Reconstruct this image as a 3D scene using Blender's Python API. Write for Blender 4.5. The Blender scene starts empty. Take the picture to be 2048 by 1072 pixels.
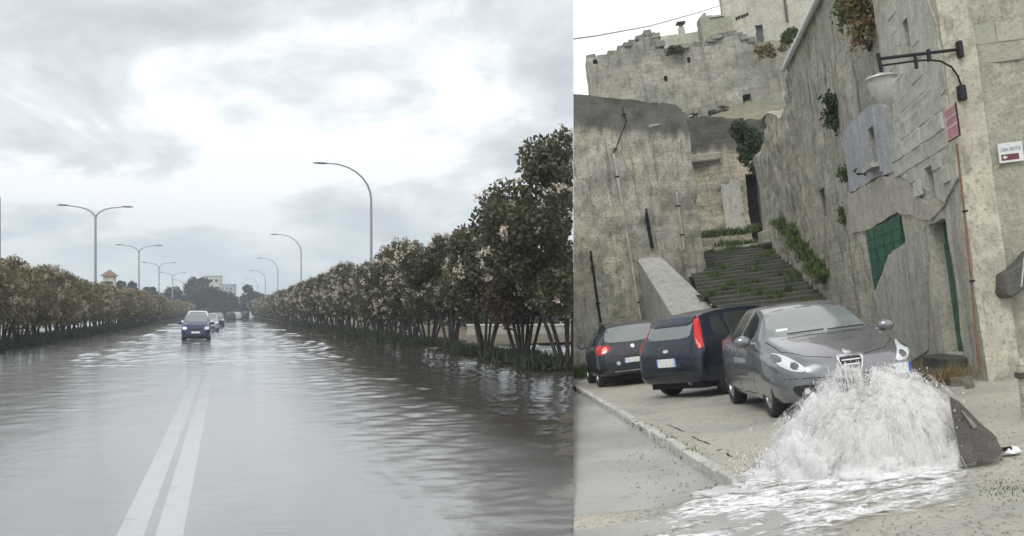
import bpy, bmesh, math, random
import numpy as np
from mathutils import Vector, Matrix, noise
from mathutils.bvhtree import BVHTree
R = math.radians
random.seed(7); rng = np.random.default_rng(7)
SC = bpy.context.scene
COL = SC.collection

# ------------------------------------------------------------------ camera, sky, sun, exposure
FL = 2000.0; CAMZ = 1.66
cd = bpy.data.cameras.new('camera'); cam = bpy.data.objects.new('camera', cd); COL.objects.link(cam)
cam.location = (0, 0, CAMZ); cam.rotation_euler = (R(90), 0, 0)
cd.sensor_width = 36; cd.lens = 36*FL/2048; cd.shift_y = 86/2048; cd.clip_end = 6000; cd.clip_start = .05
SC.camera = cam
PN = Vector((1, -(1147-1024)/FL, 0)).normalized()      # the town side lies where dot(p, PN) > 0
SUN_EL, SUN_AZ = 42, -150
w = bpy.data.worlds.new('World'); SC.world = w; w.use_nodes = True
def build_world():
    nt = w.node_tree; N = nt.nodes; L = nt.links; N.clear()
    def n(t, **k):
        o = N.new(t)
        for a, b in k.items(): setattr(o, a, b)
        return o
    def M(op, a, b=None, c=None, clamp=False):
        o = n('ShaderNodeMath', operation=op); o.use_clamp = clamp
        for i, v in enumerate((a, b, c)):
            if v is None: continue
            if isinstance(v, (int, float)): o.inputs[i].default_value = v
            else: L.new(v, o.inputs[i])
        return o.outputs[0]
    tc = n('ShaderNodeTexCoord'); d = tc.outputs['Generated']
    sx = n('ShaderNodeSeparateXYZ'); L.new(d, sx.inputs[0])
    X, Y, Z = sx.outputs
    zz = M('ADD', M('MAXIMUM', Z, 0.0), 0.34)
    cx = n('ShaderNodeCombineXYZ'); L.new(M('DIVIDE', X, zz), cx.inputs[0]); L.new(M('DIVIDE', Y, zz), cx.inputs[1])
    def noi(vec, scale, det, rough, off=(0, 0, 0), dist=0.0):
        mp = n('ShaderNodeMapping'); mp.inputs['Location'].default_value = off
        L.new(vec, mp.inputs[0])
        o = n('ShaderNodeTexNoise'); o.inputs['Scale'].default_value = scale
        o.inputs['Detail'].default_value = det; o.inputs['Roughness'].default_value = rough
        o.inputs['Distortion'].default_value = dist
        L.new(mp.outputs[0], o.inputs['Vector']); return o.outputs['Fac']
    big = noi(cx.outputs[0], 1.9, 7, .55, (3.1, .9, 0), .6)
    fine = noi(cx.outputs[0], 4.2, 8, .58, (8.0, 4.0, 0), .3)
    # a thin bright part of the cloud deck, high to the left of the road
    dt = n('ShaderNodeVectorMath', operation='DOT_PRODUCT'); L.new(d, dt.inputs[0])
    dt.inputs[1].default_value = Vector((-.40, 1, .24)).normalized()
    glow = M('SMOOTH_MIN', M('MULTIPLY', M('SUBTRACT', dt.outputs['Value'], .93), 14), 1.0, .2)
    glow = M('MAXIMUM', glow, 0.0)
    f = M('ADD', M('MULTIPLY', big, 1.1), M('MULTIPLY', fine, .45))
    f = M('ADD', f, M('MULTIPLY', glow, .125))
    rp = n('ShaderNodeValToRGB'); L.new(M('SUBTRACT', f, .287), rp.inputs[0])
    e = rp.color_ramp.elements
    e[0].position = .38; e[0].color = (.46, .49, .525, 1)
    e[1].position = .64; e[1].color = (.88, .90, .91, 1)
    m = e.new(.47); m.color = (.54, .58, .615, 1)
    m = e.new(.55); m.color = (.66, .70, .725, 1)
    # thicker, bluer deck towards the horizon
    hz = M('POWER', M('SUBTRACT', 1.0, M('MULTIPLY', M('MAXIMUM', Z, 0.0), 6.0), None, True), 1.6)
    mx = n('ShaderNodeMix', data_type='RGBA'); L.new(M('MULTIPLY', hz, .8), mx.inputs[0])
    L.new(rp.outputs[0], mx.inputs[6]); mx.inputs[7].default_value = (.42, .51, .575, 1)
    # town side: plain bright overcast
    sd = n('ShaderNodeVectorMath', operation='DOT_PRODUCT'); L.new(d, sd.inputs[0]); sd.inputs[1].default_value = PN
    side = M('GREATER_THAN', sd.outputs['Value'], 0.0)
    m2 = n('ShaderNodeMix', data_type='RGBA'); L.new(side, m2.inputs[0]); L.new(mx.outputs[2], m2.inputs[6])
    m2.inputs[7].default_value = (1.0, 1.0, 1.0, 1)
    sky = n('ShaderNodeTexSky'); sky.sky_type = 'NISHITA'; sky.sun_disc = False
    sky.sun_elevation = R(SUN_EL); sky.sun_rotation = R(SUN_AZ)
    b1 = n('ShaderNodeBackground'); L.new(sky.outputs[0], b1.inputs[0]); b1.inputs[1].default_value = .05
    b2 = n('ShaderNodeBackground'); L.new(m2.outputs[2], b2.inputs[0]); b2.inputs[1].default_value = 1.0
    ms = n('ShaderNodeMixShader'); ms.inputs[0].default_value = .94
    L.new(b1.outputs[0], ms.inputs[1]); L.new(b2.outputs[0], ms.inputs[2])
    out = n('ShaderNodeOutputWorld'); L.new(ms.outputs[0], out.inputs[0])
build_world()
sl = bpy.data.lights.new('sun', 'SUN'); sl.energy = 1.3; sl.angle = R(25); sl.color = (1, .96, .9)
so = bpy.data.objects.new('sun', sl); COL.objects.link(so)
sdir = Vector((math.sin(R(SUN_AZ))*math.cos(R(SUN_EL)), math.cos(R(SUN_AZ))*math.cos(R(SUN_EL)), math.sin(R(SUN_EL))))
so.rotation_euler = sdir.to_track_quat('Z', 'Y').to_euler(); so.location = (0, 0, 60)
vs = SC.view_settings; vs.view_transform = 'Standard'; vs.look = 'None'; vs.exposure = 0.45; vs.gamma = 1
vs.use_curve_mapping = False
SC.render.engine = 'CYCLES'; SC.cycles.max_bounces = 6; SC.cycles.transparent_max_bounces = 32
SC.cycles.use_denoising = True

# ------------------------------------------------------------------ frames of reference
H = 1.42                                     # eye height above the parking ground
ROT = Matrix.Rotation(R(-1.63), 4, 'X') @ Matrix.Rotation(R(-7), 4, 'Y')   # the town climbs and tilts a little
MR = Matrix.Translation((0, 0, CAMZ)) @ ROT @ Matrix.Translation((0, 0, -H))
RI = ROT.to_3x3().inverted()
def ray(px, py):
    d = RI @ Vector(((px-1024)/FL, 1, (622-py)/FL)); return d/d.y
def at(px, py, v):
    d = ray(px, py)*v; return Vector((d.x, d.y, d.z+H))
def gnd(px, py, z=0.0):
    d = ray(px, py); t = (z-H)/d.z; return Vector((d.x*t, t, z))
class Wall:                                   # x along the wall, z up, y by the left-hand normal
    def __init__(s, o, d):
        s.o = Vector((o[0], o[1], 0)); s.d = Vector((d[0], d[1], 0)).normalized()
        s.a = math.atan2(s.d.y, s.d.x)
    def M(s): return MR @ Matrix.Translation(s.o) @ Matrix.Rotation(s.a, 4, 'Z')
    def px(s, x, y):
        r = ray(x, y); n = Vector((-s.d.y, s.d.x, 0))
        t = s.o.dot(n)/(Vector((r.x, 1, 0)).dot(n)); p = Vector((r.x, 1, 0))*t
        return ((p-s.o).dot(s.d), r.z*t+H)
    def pxs(s, pts): return [s.px(*p) for p in pts]
RD = Vector((-.287, 1, 0)).normalized(); RN = Vector((RD.y, -RD.x, 0))    # road direction and its right hand
def road(s, l, z=0.0): return RD*s + RN*l + Vector((0, 0, z))
def road_d(y, l, z=0.0): return road((y-RN.y*l)/RD.y, l, z)
RZ = math.atan2(RD.y, RD.x)

# ------------------------------------------------------------------ object helpers
def link(o, parent=None):
    COL.objects.link(o)
    if parent is not None: o.parent = parent
    return o
def tag(o, label=None, cat=None, group=None, kind=None):
    if label: o['label'] = label
    if cat: o['category'] = cat
    if group: o['group'] = group
    if kind: o['kind'] = kind
    return o
def empty(name, mat, label, cat, group=None):
    o = bpy.data.objects.new(name, None); o.empty_display_size = .2; link(o); o.matrix_world = mat
    return tag(o, label, cat, group)
def obj(name, me, m=None, parent=None, smooth=None, mat=None):
    if isinstance(me, bmesh.types.BMesh):
        b = me; me = bpy.data.meshes.new(name); b.normal_update(); b.to_mesh(me); b.free()
    if m is not None and not me.materials: me.materials.append(m)
    if smooth is not None:
        me.polygons.foreach_set('use_smooth', [True]*len(me.polygons))
        if smooth < 180: me.set_sharp_from_angle(angle=R(smooth))
    o = bpy.data.objects.new(name, me); link(o, parent)
    if mat is not None: o.matrix_world = mat
    return o
def copy_tree(o, mat=None, parent=None):
    c = o.copy(); COL.objects.link(c); c.parent = parent
    if mat is not None: c.matrix_world = mat
    for ch in o.children: copy_tree(ch, None, c)
    return c
def mesh_np(name, V, Fq):
    me = bpy.data.meshes.new(name); V = np.asarray(V, dtype=np.float32); Fq = np.asarray(Fq, dtype=np.int32)
    k = Fq.shape[1]
    me.vertices.add(len(V)); me.vertices.foreach_set('co', V.ravel())
    me.loops.add(Fq.size); me.loops.foreach_set('vertex_index', Fq.ravel())
    me.polygons.add(len(Fq)); me.polygons.foreach_set('loop_start', np.arange(0, Fq.size, k, dtype=np.int32))
    me.update(calc_edges=True); return me
def box(bm, x0, x1, y0, y1, z0, z1, bev=0.0, rot=None):
    r = bmesh.ops.create_cube(bm, size=1); vs_ = r['verts']
    for v in vs_:
        v.co = Vector((x0+(v.co.x+.5)*(x1-x0), y0+(v.co.y+.5)*(y1-y0), z0+(v.co.z+.5)*(z1-z0)))
    if bev > 0:
        bmesh.ops.bevel(bm, geom=list({e for v in vs_ for e in v.link_edges}), offset=bev, segments=1, affect='EDGES')
    return vs_
def bbox(*a, **k):
    bm = bmesh.new(); box(bm, *a, **k); return bm
def tube(bm, pts, rad, n=8, cap=True):
    pts = [Vector(p) for p in pts]
    if not isinstance(rad, (list, tuple)): rad = [rad]*len(pts)
    rings = []; up = Vector((.13, .31, .94)).normalized()
    for i, p in enumerate(pts):
        t = (pts[min(i+1, len(pts)-1)]-pts[max(i-1, 0)]).normalized()
        a = t.cross(up)
        if a.length < .05: a = t.cross(Vector((1, 0, 0)))
        a.normalize(); b = t.cross(a)
        rings.append([bm.verts.new(p+(a*math.cos(2*math.pi*k/n)+b*math.sin(2*math.pi*k/n))*rad[i]) for k in range(n)])
    for r0, r1 in zip(rings, rings[1:]):
        for k in range(n): bm.faces.new((r0[k], r0[(k+1) % n], r1[(k+1) % n], r1[k]))
    if cap: bm.faces.new(rings[0][::-1]); bm.faces.new(rings[-1])
    return bm
def tubem(pts, rad, n=8): return tube(bmesh.new(), pts, rad, n)
def lathe(bm, prof, n=24, axis='Z', c=(0, 0, 0)):
    rings = []
    for r, h in prof:
        ring = []
        for k in range(n):
            a = 2*math.pi*k/n
            if axis == 'Z': p = (r*math.cos(a), r*math.sin(a), h)
            else: p = (r*math.cos(a), h, r*math.sin(a))
            ring.append(bm.verts.new(Vector(c)+Vector(p)))
        rings.append(ring)
    for r0, r1 in zip(rings, rings[1:]):
        for k in range(n): bm.faces.new((r0[k], r0[(k+1) % n], r1[(k+1) % n], r1[k]))
    return bm
def prism(bm, poly, y0, y1):
    a = [bm.verts.new((x, y0, z)) for x, z in poly]; b = [bm.verts.new((x, y1, z)) for x, z in poly]
    bm.faces.new(a); bm.faces.new(b[::-1])
    for i in range(len(poly)):
        j = (i+1) % len(poly); bm.faces.new((a[j], a[i], b[i], b[j]))
    bmesh.ops.recalc_face_normals(bm, faces=bm.faces[:]); return bm
def slab(bm, poly3, z0):                       # polygon of (x,y,z), skirt down to z0
    a = [bm.verts.new(p) for p in poly3]; b = [bm.verts.new((p[0], p[1], z0)) for p in poly3]
    bm.faces.new(a); bm.faces.new(b[::-1])
    for i in range(len(a)):
        j = (i+1) % len(a); bm.faces.new((a[j], a[i], b[i], b[j]))
    bmesh.ops.recalc_face_normals(bm, faces=bm.faces[:]); return bm
def clip(bm, Mw, side, fill=True):             # trim at the line where the flooded road side and the town side meet
    Mi = Mw.inverted(); co = Mi @ Vector((0, 0, CAMZ)); no = (Mw.to_3x3().transposed() @ PN).normalized()
    r = bmesh.ops.bisect_plane(bm, geom=bm.verts[:]+bm.edges[:]+bm.faces[:], plane_co=co, plane_no=no,
                               clear_inner=(side > 0), clear_outer=(side < 0))
    if fill:
        es = [e for e in r['geom_cut'] if isinstance(e, bmesh.types.BMEdge)]
        if es: bmesh.ops.holes_fill(bm, edges=es)
    return bm
def inpoly(x, z, poly):
    c = False; j = len(poly)-1
    for i in range(len(poly)):
        xi, zi = poly[i]; xj, zj = poly[j]
        if (zi > z) != (zj > z) and x < (xj-xi)*(z-zi)/(zj-zi)+xi: c = not c
        j = i
    return c

# ------------------------------------------------------------------ materials
class NT:
    def __init__(s, name):
        s.m = bpy.data.materials.new(name); s.m.use_nodes = True
        s.t = s.m.node_tree; s.N = s.t.nodes; s.L = s.t.links
        s.b = s.N['Principled BSDF']; s.out = s.N['Material Output']; s._o = None
    def n(s, t, **k):
        o = s.N.new(t)
        for a, b in k.items(): setattr(o, a, b)
        return o
    def put(s, sock, v):
        if hasattr(v, 'is_output'): s.L.new(v, sock)
        elif isinstance(v, tuple) and len(v) == 3 and sock.type == 'RGBA': sock.default_value = (*v, 1)
        else: sock.default_value = v
    def obj(s):
        if s._o is None: s._o = s.n('ShaderNodeTexCoord')
        return s._o.outputs['Object']
    def vec(s, sc=(1, 1, 1), loc=(0, 0, 0), rot=(0, 0, 0), src=None):
        m = s.n('ShaderNodeMapping'); m.inputs['Scale'].default_value = sc; m.inputs['Location'].default_value = loc
        m.inputs['Rotation'].default_value = rot; s.L.new(src or s.obj(), m.inputs[0]); return m.outputs[0]
    def noise(s, scale, det=5, rough=.6, vec=None, dist=0.0):
        o = s.n('ShaderNodeTexNoise'); o.inputs['Scale'].default_value = scale; o.inputs['Detail'].default_value = det
        o.inputs['Roughness'].default_value = rough; o.inputs['Distortion'].default_value = dist
        s.L.new(vec or s.obj(), o.inputs['Vector']); return o.outputs['Fac']
    def ramp(s, f, a, b, ca=None, cb=None):
        if ca is None:
            o = s.n('ShaderNodeMapRange'); o.interpolation_type = 'SMOOTHSTEP'; s.L.new(f, o.inputs[0])
            o.inputs[1].default_value = a; o.inputs[2].default_value = b; return o.outputs[0]
        o = s.n('ShaderNodeValToRGB'); s.L.new(f, o.inputs[0]); e = o.color_ramp.elements
        e[0].position = a; e[0].color = (*ca, 1); e[1].position = b; e[1].color = (*cb, 1); return o.outputs[0]
    def mix(s, f, a, b, mode='MIX'):
        o = s.n('ShaderNodeMix', data_type='RGBA'); o.blend_type = mode
        s.put(o.inputs[0], f); s.put(o.inputs[6], a); s.put(o.inputs[7], b); return o.outputs[2]
    def math(s, op, a, b=0.0, clamp=False):
        o = s.n('ShaderNodeMath', operation=op); o.use_clamp = clamp
        s.put(o.inputs[0], a); s.put(o.inputs[1], b); return o.outputs[0]
    def xyz(s, src=None):
        o = s.n('ShaderNodeSeparateXYZ'); s.L.new(src or s.obj(), o.inputs[0]); return o.outputs
    def rnd(s): return s.n('ShaderNodeObjectInfo').outputs['Random']
    def bump(s, h, strength=.5, dist=.02):
        o = s.n('ShaderNodeBump'); o.inputs['Strength'].default_value = strength; o.inputs['Distance'].default_value = dist
        s.L.new(h, o.inputs['Height']); s.L.new(o.outputs[0], s.b.inputs['Normal'])
    def set(s, col=None, rough=.7, metal=0.0, spec=.5, coat=0.0, ior=None):
        if col is not None: s.put(s.b.inputs['Base Color'], col)
        s.put(s.b.inputs['Roughness'], rough); s.b.inputs['Metallic'].default_value = metal
        s.b.inputs['Specular IOR Level'].default_value = spec; s.b.inputs['Coat Weight'].default_value = coat
        if ior: s.b.inputs['IOR'].default_value = ior
        return s.m
def plain(name, col, rough=.6, metal=0.0, coat=0.0, spec=.5, var=.25, sc=6.0, ior=None):
    t = NT(name); f = t.noise(sc, 4, .6)
    c = t.mix(t.ramp(f, .35, .7), tuple(x*(1-var) for x in col), tuple(min(1, x*(1+var*.6)) for x in col))
    return t.set(c, rough, metal, spec, coat, ior)
def rock(name, a, b, dark, brick=None, streak=.4, sc=1.0, moss=0.0, band=None, bump=.6, white=0.0, rust=0.0):
    t = NT(name)
    f1 = t.noise(.55*sc, 6, .62, dist=.4); f2 = t.noise(3.2*sc, 6, .65); f3 = t.noise(16*sc, 4, .7)
    c = t.mix(t.ramp(f1, .36, .64), a, b)
    c = t.mix(t.math('MULTIPLY', t.ramp(f2, .44, .66), .6), c, tuple(x*.55 for x in a))
    c = t.mix(t.math('MULTIPLY', t.ramp(f3, .50, .66), .6), c, dark)
    c = t.mix(t.math('MULTIPLY', t.ramp(t.noise(7*sc, 6, .7, t.vec(loc=(2, 8, 5))), .52, .64), .35), c, tuple(min(1, x*1.35) for x in a))
    st = t.noise(1.0, 6, .66, t.vec((3.4, 3.4, .33)), .3)
    c = t.mix(t.math('MULTIPLY', t.ramp(st, .50, .66), streak), c, dark)
    if white:
        wn = t.noise(1.5, 5, .6, t.vec((1, 1, .7), (7, 3, 1)))
        c = t.mix(t.math('MULTIPLY', t.ramp(wn, .58, .66), white), c, (.55, .55, .50))
    if moss:
        mn = t.noise(1.1, 6, .7, t.vec((1, 1, 1), (3, 9, 4)))
        c = t.mix(t.math('MULTIPLY', t.ramp(mn, .54, .68), moss), c, (.10, .125, .045))
    if rust:
        mn = t.noise(.9, 6, .7, t.vec((1, 1, 1), (13, 2, 4)))
        c = t.mix(t.math('MULTIPLY', t.ramp(mn, .57, .7), rust), c, (.34, .21, .12))
    if band:
        z = t.xyz()[2]; zz = t.math('ADD', z, t.math('MULTIPLY', t.noise(1.0, 5, .7, t.vec((3.5, 3.5, .5))), band[2]))
        c = t.mix(t.math('MULTIPLY', t.ramp(zz, band[0], band[1]), .88), c, dark)
    h = t.math('ADD', t.math('MULTIPLY', f2, .8), t.math('MULTIPLY', f3, .35))
    if brick:
        s = t.xyz(); cb = t.n('ShaderNodeCombineXYZ'); t.L.new(s[0], cb.inputs[0]); t.L.new(s[2], cb.inputs[1])
        wv = t.n('ShaderNodeVectorMath', operation='ADD'); t.L.new(cb.outputs[0], wv.inputs[0])
        nz = t.n('ShaderNodeTexNoise'); nz.inputs['Scale'].default_value = 1.6
        t.L.new(t.obj(), nz.inputs['Vector'])
        sc_ = t.n('ShaderNodeVectorMath', operation='SCALE'); sc_.inputs['Scale'].default_value = .12
        t.L.new(nz.outputs['Color'], sc_.inputs[0]); t.L.new(sc_.outputs[0], wv.inputs[1])
        bk = t.n('ShaderNodeTexBrick'); t.L.new(wv.outputs[0], bk.inputs['Vector'])
        bk.inputs['Scale'].default_value = 1; bk.inputs['Brick Width'].default_value = brick[0]
        bk.inputs['Row Height'].default_value = brick[1]; bk.inputs['Mortar Size'].default_value = .014
        bk.inputs['Mortar Smooth'].default_value = .5
        bk.inputs['Color1'].default_value = (1, 1, 1, 1); bk.inputs['Color2'].default_value = (.72, .72, .70, 1)
        bk.inputs['Mortar'].default_value = (.5, .49, .46, 1)
        c = t.mix(brick[2], c, t.mix(1.0, c, bk.outputs[0], 'MULTIPLY'))
        h = t.math('SUBTRACT', h, t.math('MULTIPLY', bk.outputs['Fac'], 1.1*brick[2]))
    t.bump(h, min(1, bump*1.25), .07)
    return t.set(c, .82, spec=.3)
STONE_A = (.36, .355, .29); STONE_B = (.27, .265, .235); DARK = (.085, .088, .078)
m_w1 = rock('facade_render', (.52, .495, .40), (.41, .395, .33), (.18, .172, .145), None, .5, 1.0, .12, white=.25, rust=.08, bump=.45)
m_w1r = rock('rough_masonry', (.52, .49, .39), (.38, .365, .30), (.12, .115, .095), (.42, .2, .12), .75, 1.0, .32, rust=.25, white=.3, bump=.8)
m_w2 = rock('corner_render', (.42, .41, .33), (.32, .32, .26), (.14, .14, .11), None, .3, 1.3, .15, bump=.5)
m_w3 = rock('weathered_wall', (.56, .53, .42), (.46, .45, .40), (.09, .09, .08), (.5, .25, .10), .5, .8, .35, (8.0, 8.5, .9), .7, white=.45)
m_w4 = rock('alley_masonry', (.47, .42, .32), (.36, .33, .265), (.065, .068, .06), (.45, .22, .2), .5, 1.0, .4, (8.7, 9.4, 1.2), .8)
m_w5 = rock('ruin_masonry', (.38, .365, .30), (.26, .265, .24), (.12, .122, .118), (.5, .26, .12), .5, .6, .2, None, .7, rust=.12)
m_w6 = rock('upper_render', (.50, .49, .41), (.43, .42, .36), (.22, .22, .19), None, .25, .5, .1, bump=.3)
m_block = NT('limestone_block')
def _blk(t, a, b):
    r = t.rnd(); c = t.mix(r, a, b); f = t.noise(7, 6, .65, t.vec(loc=(0, 0, 0)))
    c = t.mix(t.math('MULTIPLY', t.ramp(f, .45, .7), .5), c, tuple(x*.6 for x in b))
    st = t.noise(2.0, 5, .6); c = t.mix(t.math('MULTIPLY', t.ramp(st, .5, .7), .35), c, (.17, .17, .14))
    t.bump(f, .6, .02); return t.set(c, .85, spec=.25)
m_block = _blk(m_block, (.58, .57, .48), (.46, .455, .38))
m_block2 = _blk(NT('grey_limestone_block'), (.42, .42, .34), (.33, .33, .27))
m_block3 = _blk(NT('ruin_stone_block'), (.26, .255, .22), (.15, .155, .14))
m_step = rock('step_stone', (.12, .12, .10), (.075, .08, .068), (.04, .044, .036), None, .1, 2.0, .35, bump=.8)
m_conc = rock('pale_concrete', (.50, .50, .46), (.41, .41, .38), (.22, .22, .20), None, .2, 1.0, .08, bump=.35)
m_blue = rock('blue_grey_plaster', (.46, .47, .48), (.38, .385, .39), (.20, .205, .21), None, .3, 1.2, 0, bump=.3)
m_tan = rock('tan_plaster', (.49, .455, .37), (.42, .40, .335), (.25, .23, .19), None, .25, 1.2, 0, bump=.3)
m_cream = rock('cream_plaster', (.58, .57, .48), (.48, .475, .40), (.26, .26, .22), None, .3, 1.2, 0, bump=.4)
m_coat = rock('grey_lime_coat', (.45, .44, .39), (.36, .36, .325), (.18, .18, .16), None, .4, 1.0, .1, rust=.1, bump=.5)
m_rubble = rock('rubble_stone', (.42, .41, .34), (.30, .29, .24), (.15, .15, .12), None, .1, 3, .2, bump=.8)
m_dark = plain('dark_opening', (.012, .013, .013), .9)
m_shut = plain('green_painted_boards', (.018, .11, .065), .45, var=.4, sc=5)
m_iron = plain('black_iron', (.012, .013, .015), .45, .4)
m_galv = plain('galvanised_steel', (.30, .31, .32), .5, .4, var=.06)
m_white = plain('white_paint', (.75, .76, .76), .4, var=.08)
m_wood = plain('grey_wood', (.12, .115, .10), .8, sc=3)
m_brown = plain('rusty_pipe', (.22, .12, .075), .7, sc=8)
def leafmat(name, a, b, c2, rough=.6):
    t = NT(name); f = t.noise(1.3, 4, .6); g = t.noise(9, 3, .6)
    c = t.mix(t.ramp(f, .38, .62), a, b); c = t.mix(t.ramp(g, .52, .70), c, c2)
    t.set(c, rough, spec=.3)
    tr = t.n('ShaderNodeBsdfTranslucent'); t.put(tr.inputs[0], c)
    ms = t.n('ShaderNodeMixShader'); ms.inputs[0].default_value = .22
    t.L.new(t.b.outputs[0], ms.inputs[1]); t.L.new(tr.outputs[0], ms.inputs[2]); t.L.new(ms.outputs[0], t.out.inputs[0])
    return t.m
m_leafR = leafmat('oleander_leaf', (.066, .074, .040), (.115, .118, .062), (.155, .138, .088))
m_leafL = leafmat('pale_oleander_leaf', (.13, .122, .066), (.19, .17, .095), (.25, .215, .15))
m_leafRed = leafmat('reddish_leaf', (.055, .052, .032), (.085, .06, .036), (.13, .055, .038))
m_flow = leafmat('dusty_pink_blossom', (.52, .46, .39), (.62, .55, .47), (.40, .35, .29))
m_flow2 = leafmat('beige_blossom', (.36, .31, .23), (.45, .38, .29), (.28, .23, .17))
m_pine = leafmat('dark_needle', (.030, .042, .032), (.05, .06, .042), (.04, .055, .045))
m_ivy = leafmat('wall_weed', (.05, .085, .025), (.09, .13, .035), (.14, .17, .05))
m_dry = leafmat('dry_weed', (.17, .15, .07), (.24, .19, .10), (.28, .14, .08))
m_bark = plain('dark_bark', (.045, .04, .036), .85, sc=4)

# ------------------------------------------------------------------ the flooded road: ground, asphalt, paint, water
def sheet(name, pts, z, m, side=-1, sub=0):
    bm = bmesh.new(); vs_ = [bm.verts.new((p.x, p.y, z)) for p in pts]; bm.faces.new(vs_)
    clip(bm, Matrix.Identity(4), side, False)
    o = obj(name, bm, m); return tag(o, kind='structure')
def strip(s0, s1, l0, l1): return [road(s0, l0), road(s0, l1), road(s1, l1), road(s1, l0)]
t = NT('muddy_ground'); f = t.noise(.4, 6, .6); g = t.noise(4, 6, .7)
c = t.mix(t.ramp(f, .4, .6), (.17, .135, .09), (.13, .115, .075)); c = t.mix(t.ramp(g, .5, .7), c, (.09, .09, .05))
t.bump(g, .6, .1); m_mud = t.set(c, .9)
bm = bmesh.new(); vs_ = [bm.verts.new(p) for p in ((-880, -50, -1.9), (880, -50, -1.9), (880, 980, -1.9), (-880, 980, -1.9))]; bm.faces.new(vs_)
tag(obj('ground', bm, m_mud), kind='structure')
sheet('flooded_ground', [Vector((-870, -20, 0)), Vector((870, -20, 0)), Vector((870, 970, 0)), Vector((-870, 970, 0))], -.20, m_mud)
t = NT('wet_asphalt'); f = t.noise(.35, 5, .6, t.vec((1, .3, 1), rot=(0, 0, -RZ))); g = t.noise(40, 4, .7); h = t.noise(2.2, 5, .6)
c = t.mix(t.ramp(f, .38, .64), (.40, .405, .41), (.48, .48, .475)); c = t.mix(t.math('MULTIPLY', t.ramp(g, .5, .75), .5), c, (.19, .19, .19))
c = t.mix(t.math('MULTIPLY', t.ramp(h, .58, .66), .4), c, (.34, .335, .32))
t.bump(g, .5, .01); m_asph = t.set(c, .6)
sheet('road', strip(-5, 900, -7.6, 7.2), -.055, m_asph)
t = NT('worn_road_paint'); f = t.noise(7, 6, .75); g = t.noise(1.2, 5, .7)
c = t.mix(t.ramp(f, .52, .70), (.90, .91, .92), (.52, .52, .51)); m_paint = t.set(c, .6)
def line(l0, l1, s0, s1):
    pts = []; n = 60; bm = bmesh.new(); prev = None
    for i in range(n+1):
        s = s0+(s1-s0)*(i/n)**2; w_ = .5*(l1-l0); c_ = .5*(l0+l1)
        cur = [bm.verts.new(road(s, c_-w_*(1+.04*noise.noise(Vector((s*1.5, l0, 0)))), -.05)),
               bm.verts.new(road(s, c_+w_*(1+.04*noise.noise(Vector((s*1.5, l1, 3)))), -.05))]
        if prev: bm.faces.new((prev[0], prev[1], cur[1], cur[0]))
        prev = cur
    return bm
def l_of(px, py): return (px-450)/(py-622)*(FL/1.0)*CAMZ/2081.0
for a, b in ((l_of(226, 1072), l_of(283, 1072)), (l_of(306, 1072), l_of(364, 1072))):
    tag(obj('lane_line', line(a, b, 3, 260), m_paint), kind='structure')
# water surface with real ripples
def wave_h(x, y, s, l):
    a = 0.0
    rip = min(1, max(0, (l-.9-.02*s)/1.8))**1.2 + .72*min(1, max(0, (-l-2.2)/2.5)) + .15 + min(1, max(0, (s-20)/22))*.85
    p = Vector((s*1.0, l*.85, 0))
    q = noise.noise(p*.5)
    a += noise.noise(p*1.6)*.34 + noise.noise(Vector((s*4.2, l*2.6, 5)))*.36 + noise.noise(Vector((s*8.5, l*5.5, 9)))*.22
    a += .30*math.sin((s*.8-l*1.0)*6.5+3.2*q+1.6*noise.noise(p*1.3))*min(1, max(0, (l-.9)/1.2))*max(0, 1-s/45)
    lc = 1.25+.30*noise.noise(Vector((s*.35, 2, 0)))+.12*noise.noise(Vector((s*1.4, 5, 0)))
    for o_ in (0, .26, .5): a += .55*math.exp(-((l-lc-o_)/.06)**2)*max(0, 1-s/30)
    calm = noise.noise(Vector((s*.12, l*.35, 4)))
    return a*.024*rip*(1+.8*calm)
def water_mesh():
    V = []; Fc = []; ns, nl = 640, 300
    ss = [5.0*(620/5.0)**(i/ns) for i in range(ns+1)]
    for i, s in enumerate(ss):
        hw = 1.0
        for j in range(nl+1):
            q = -1+2*j/nl; ang = q
            l = (-.42+q*.80)*s
            p = road(s, l); hgt = wave_h(p.x, p.y, s, l)*(1+s*.02) if s < 150 else 0
            V.append((p.x, p.y, hgt))
    for i in range(ns):
        for j in range(nl):
            a = i*(nl+1)+j; Fc.append((a, a+1, a+nl+2, a+nl+1))
    return mesh_np('flood_water', V, Fc)
me = water_mesh(); bm = bmesh.new(); bm.from_mesh(me); clip(bm, Matrix.Identity(4), -1, False)
t = NT('brown_flood_water'); N, L = t.N, t.L
f1 = t.noise(1.0, 4, .65, t.vec((13, 13, 1))); f2 = t.noise(1.0, 3, .5, t.vec((1.1, .35, 1), rot=(0, 0, -RZ+R(90))))
h = t.math('ADD', t.math('MULTIPLY', f1, .3), f2)
gl = t.n('ShaderNodeBsdfGlossy'); gl.inputs['Roughness'].default_value = .05; gl.inputs[0].default_value = (.95, .96, .97, 1)
tr = t.n('ShaderNodeBsdfTransparent'); tr.inputs[0].default_value = (.93, .92, .90, 1)
mu = t.n('ShaderNodeBsdfDiffuse'); mu.inputs[0].default_value = (.12, .105, .088, 1)
bp = t.n('ShaderNodeBump'); bp.inputs['Strength'].default_value = .5; bp.inputs['Distance'].default_value = .02; L.new(h, bp.inputs['Height'])
for s_ in (gl.inputs['Normal'],): L.new(bp.outputs[0], s_)
fr = t.n('ShaderNodeFresnel'); fr.inputs[0].default_value = 1.33; L.new(bp.outputs[0], fr.inputs['Normal'])
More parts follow.
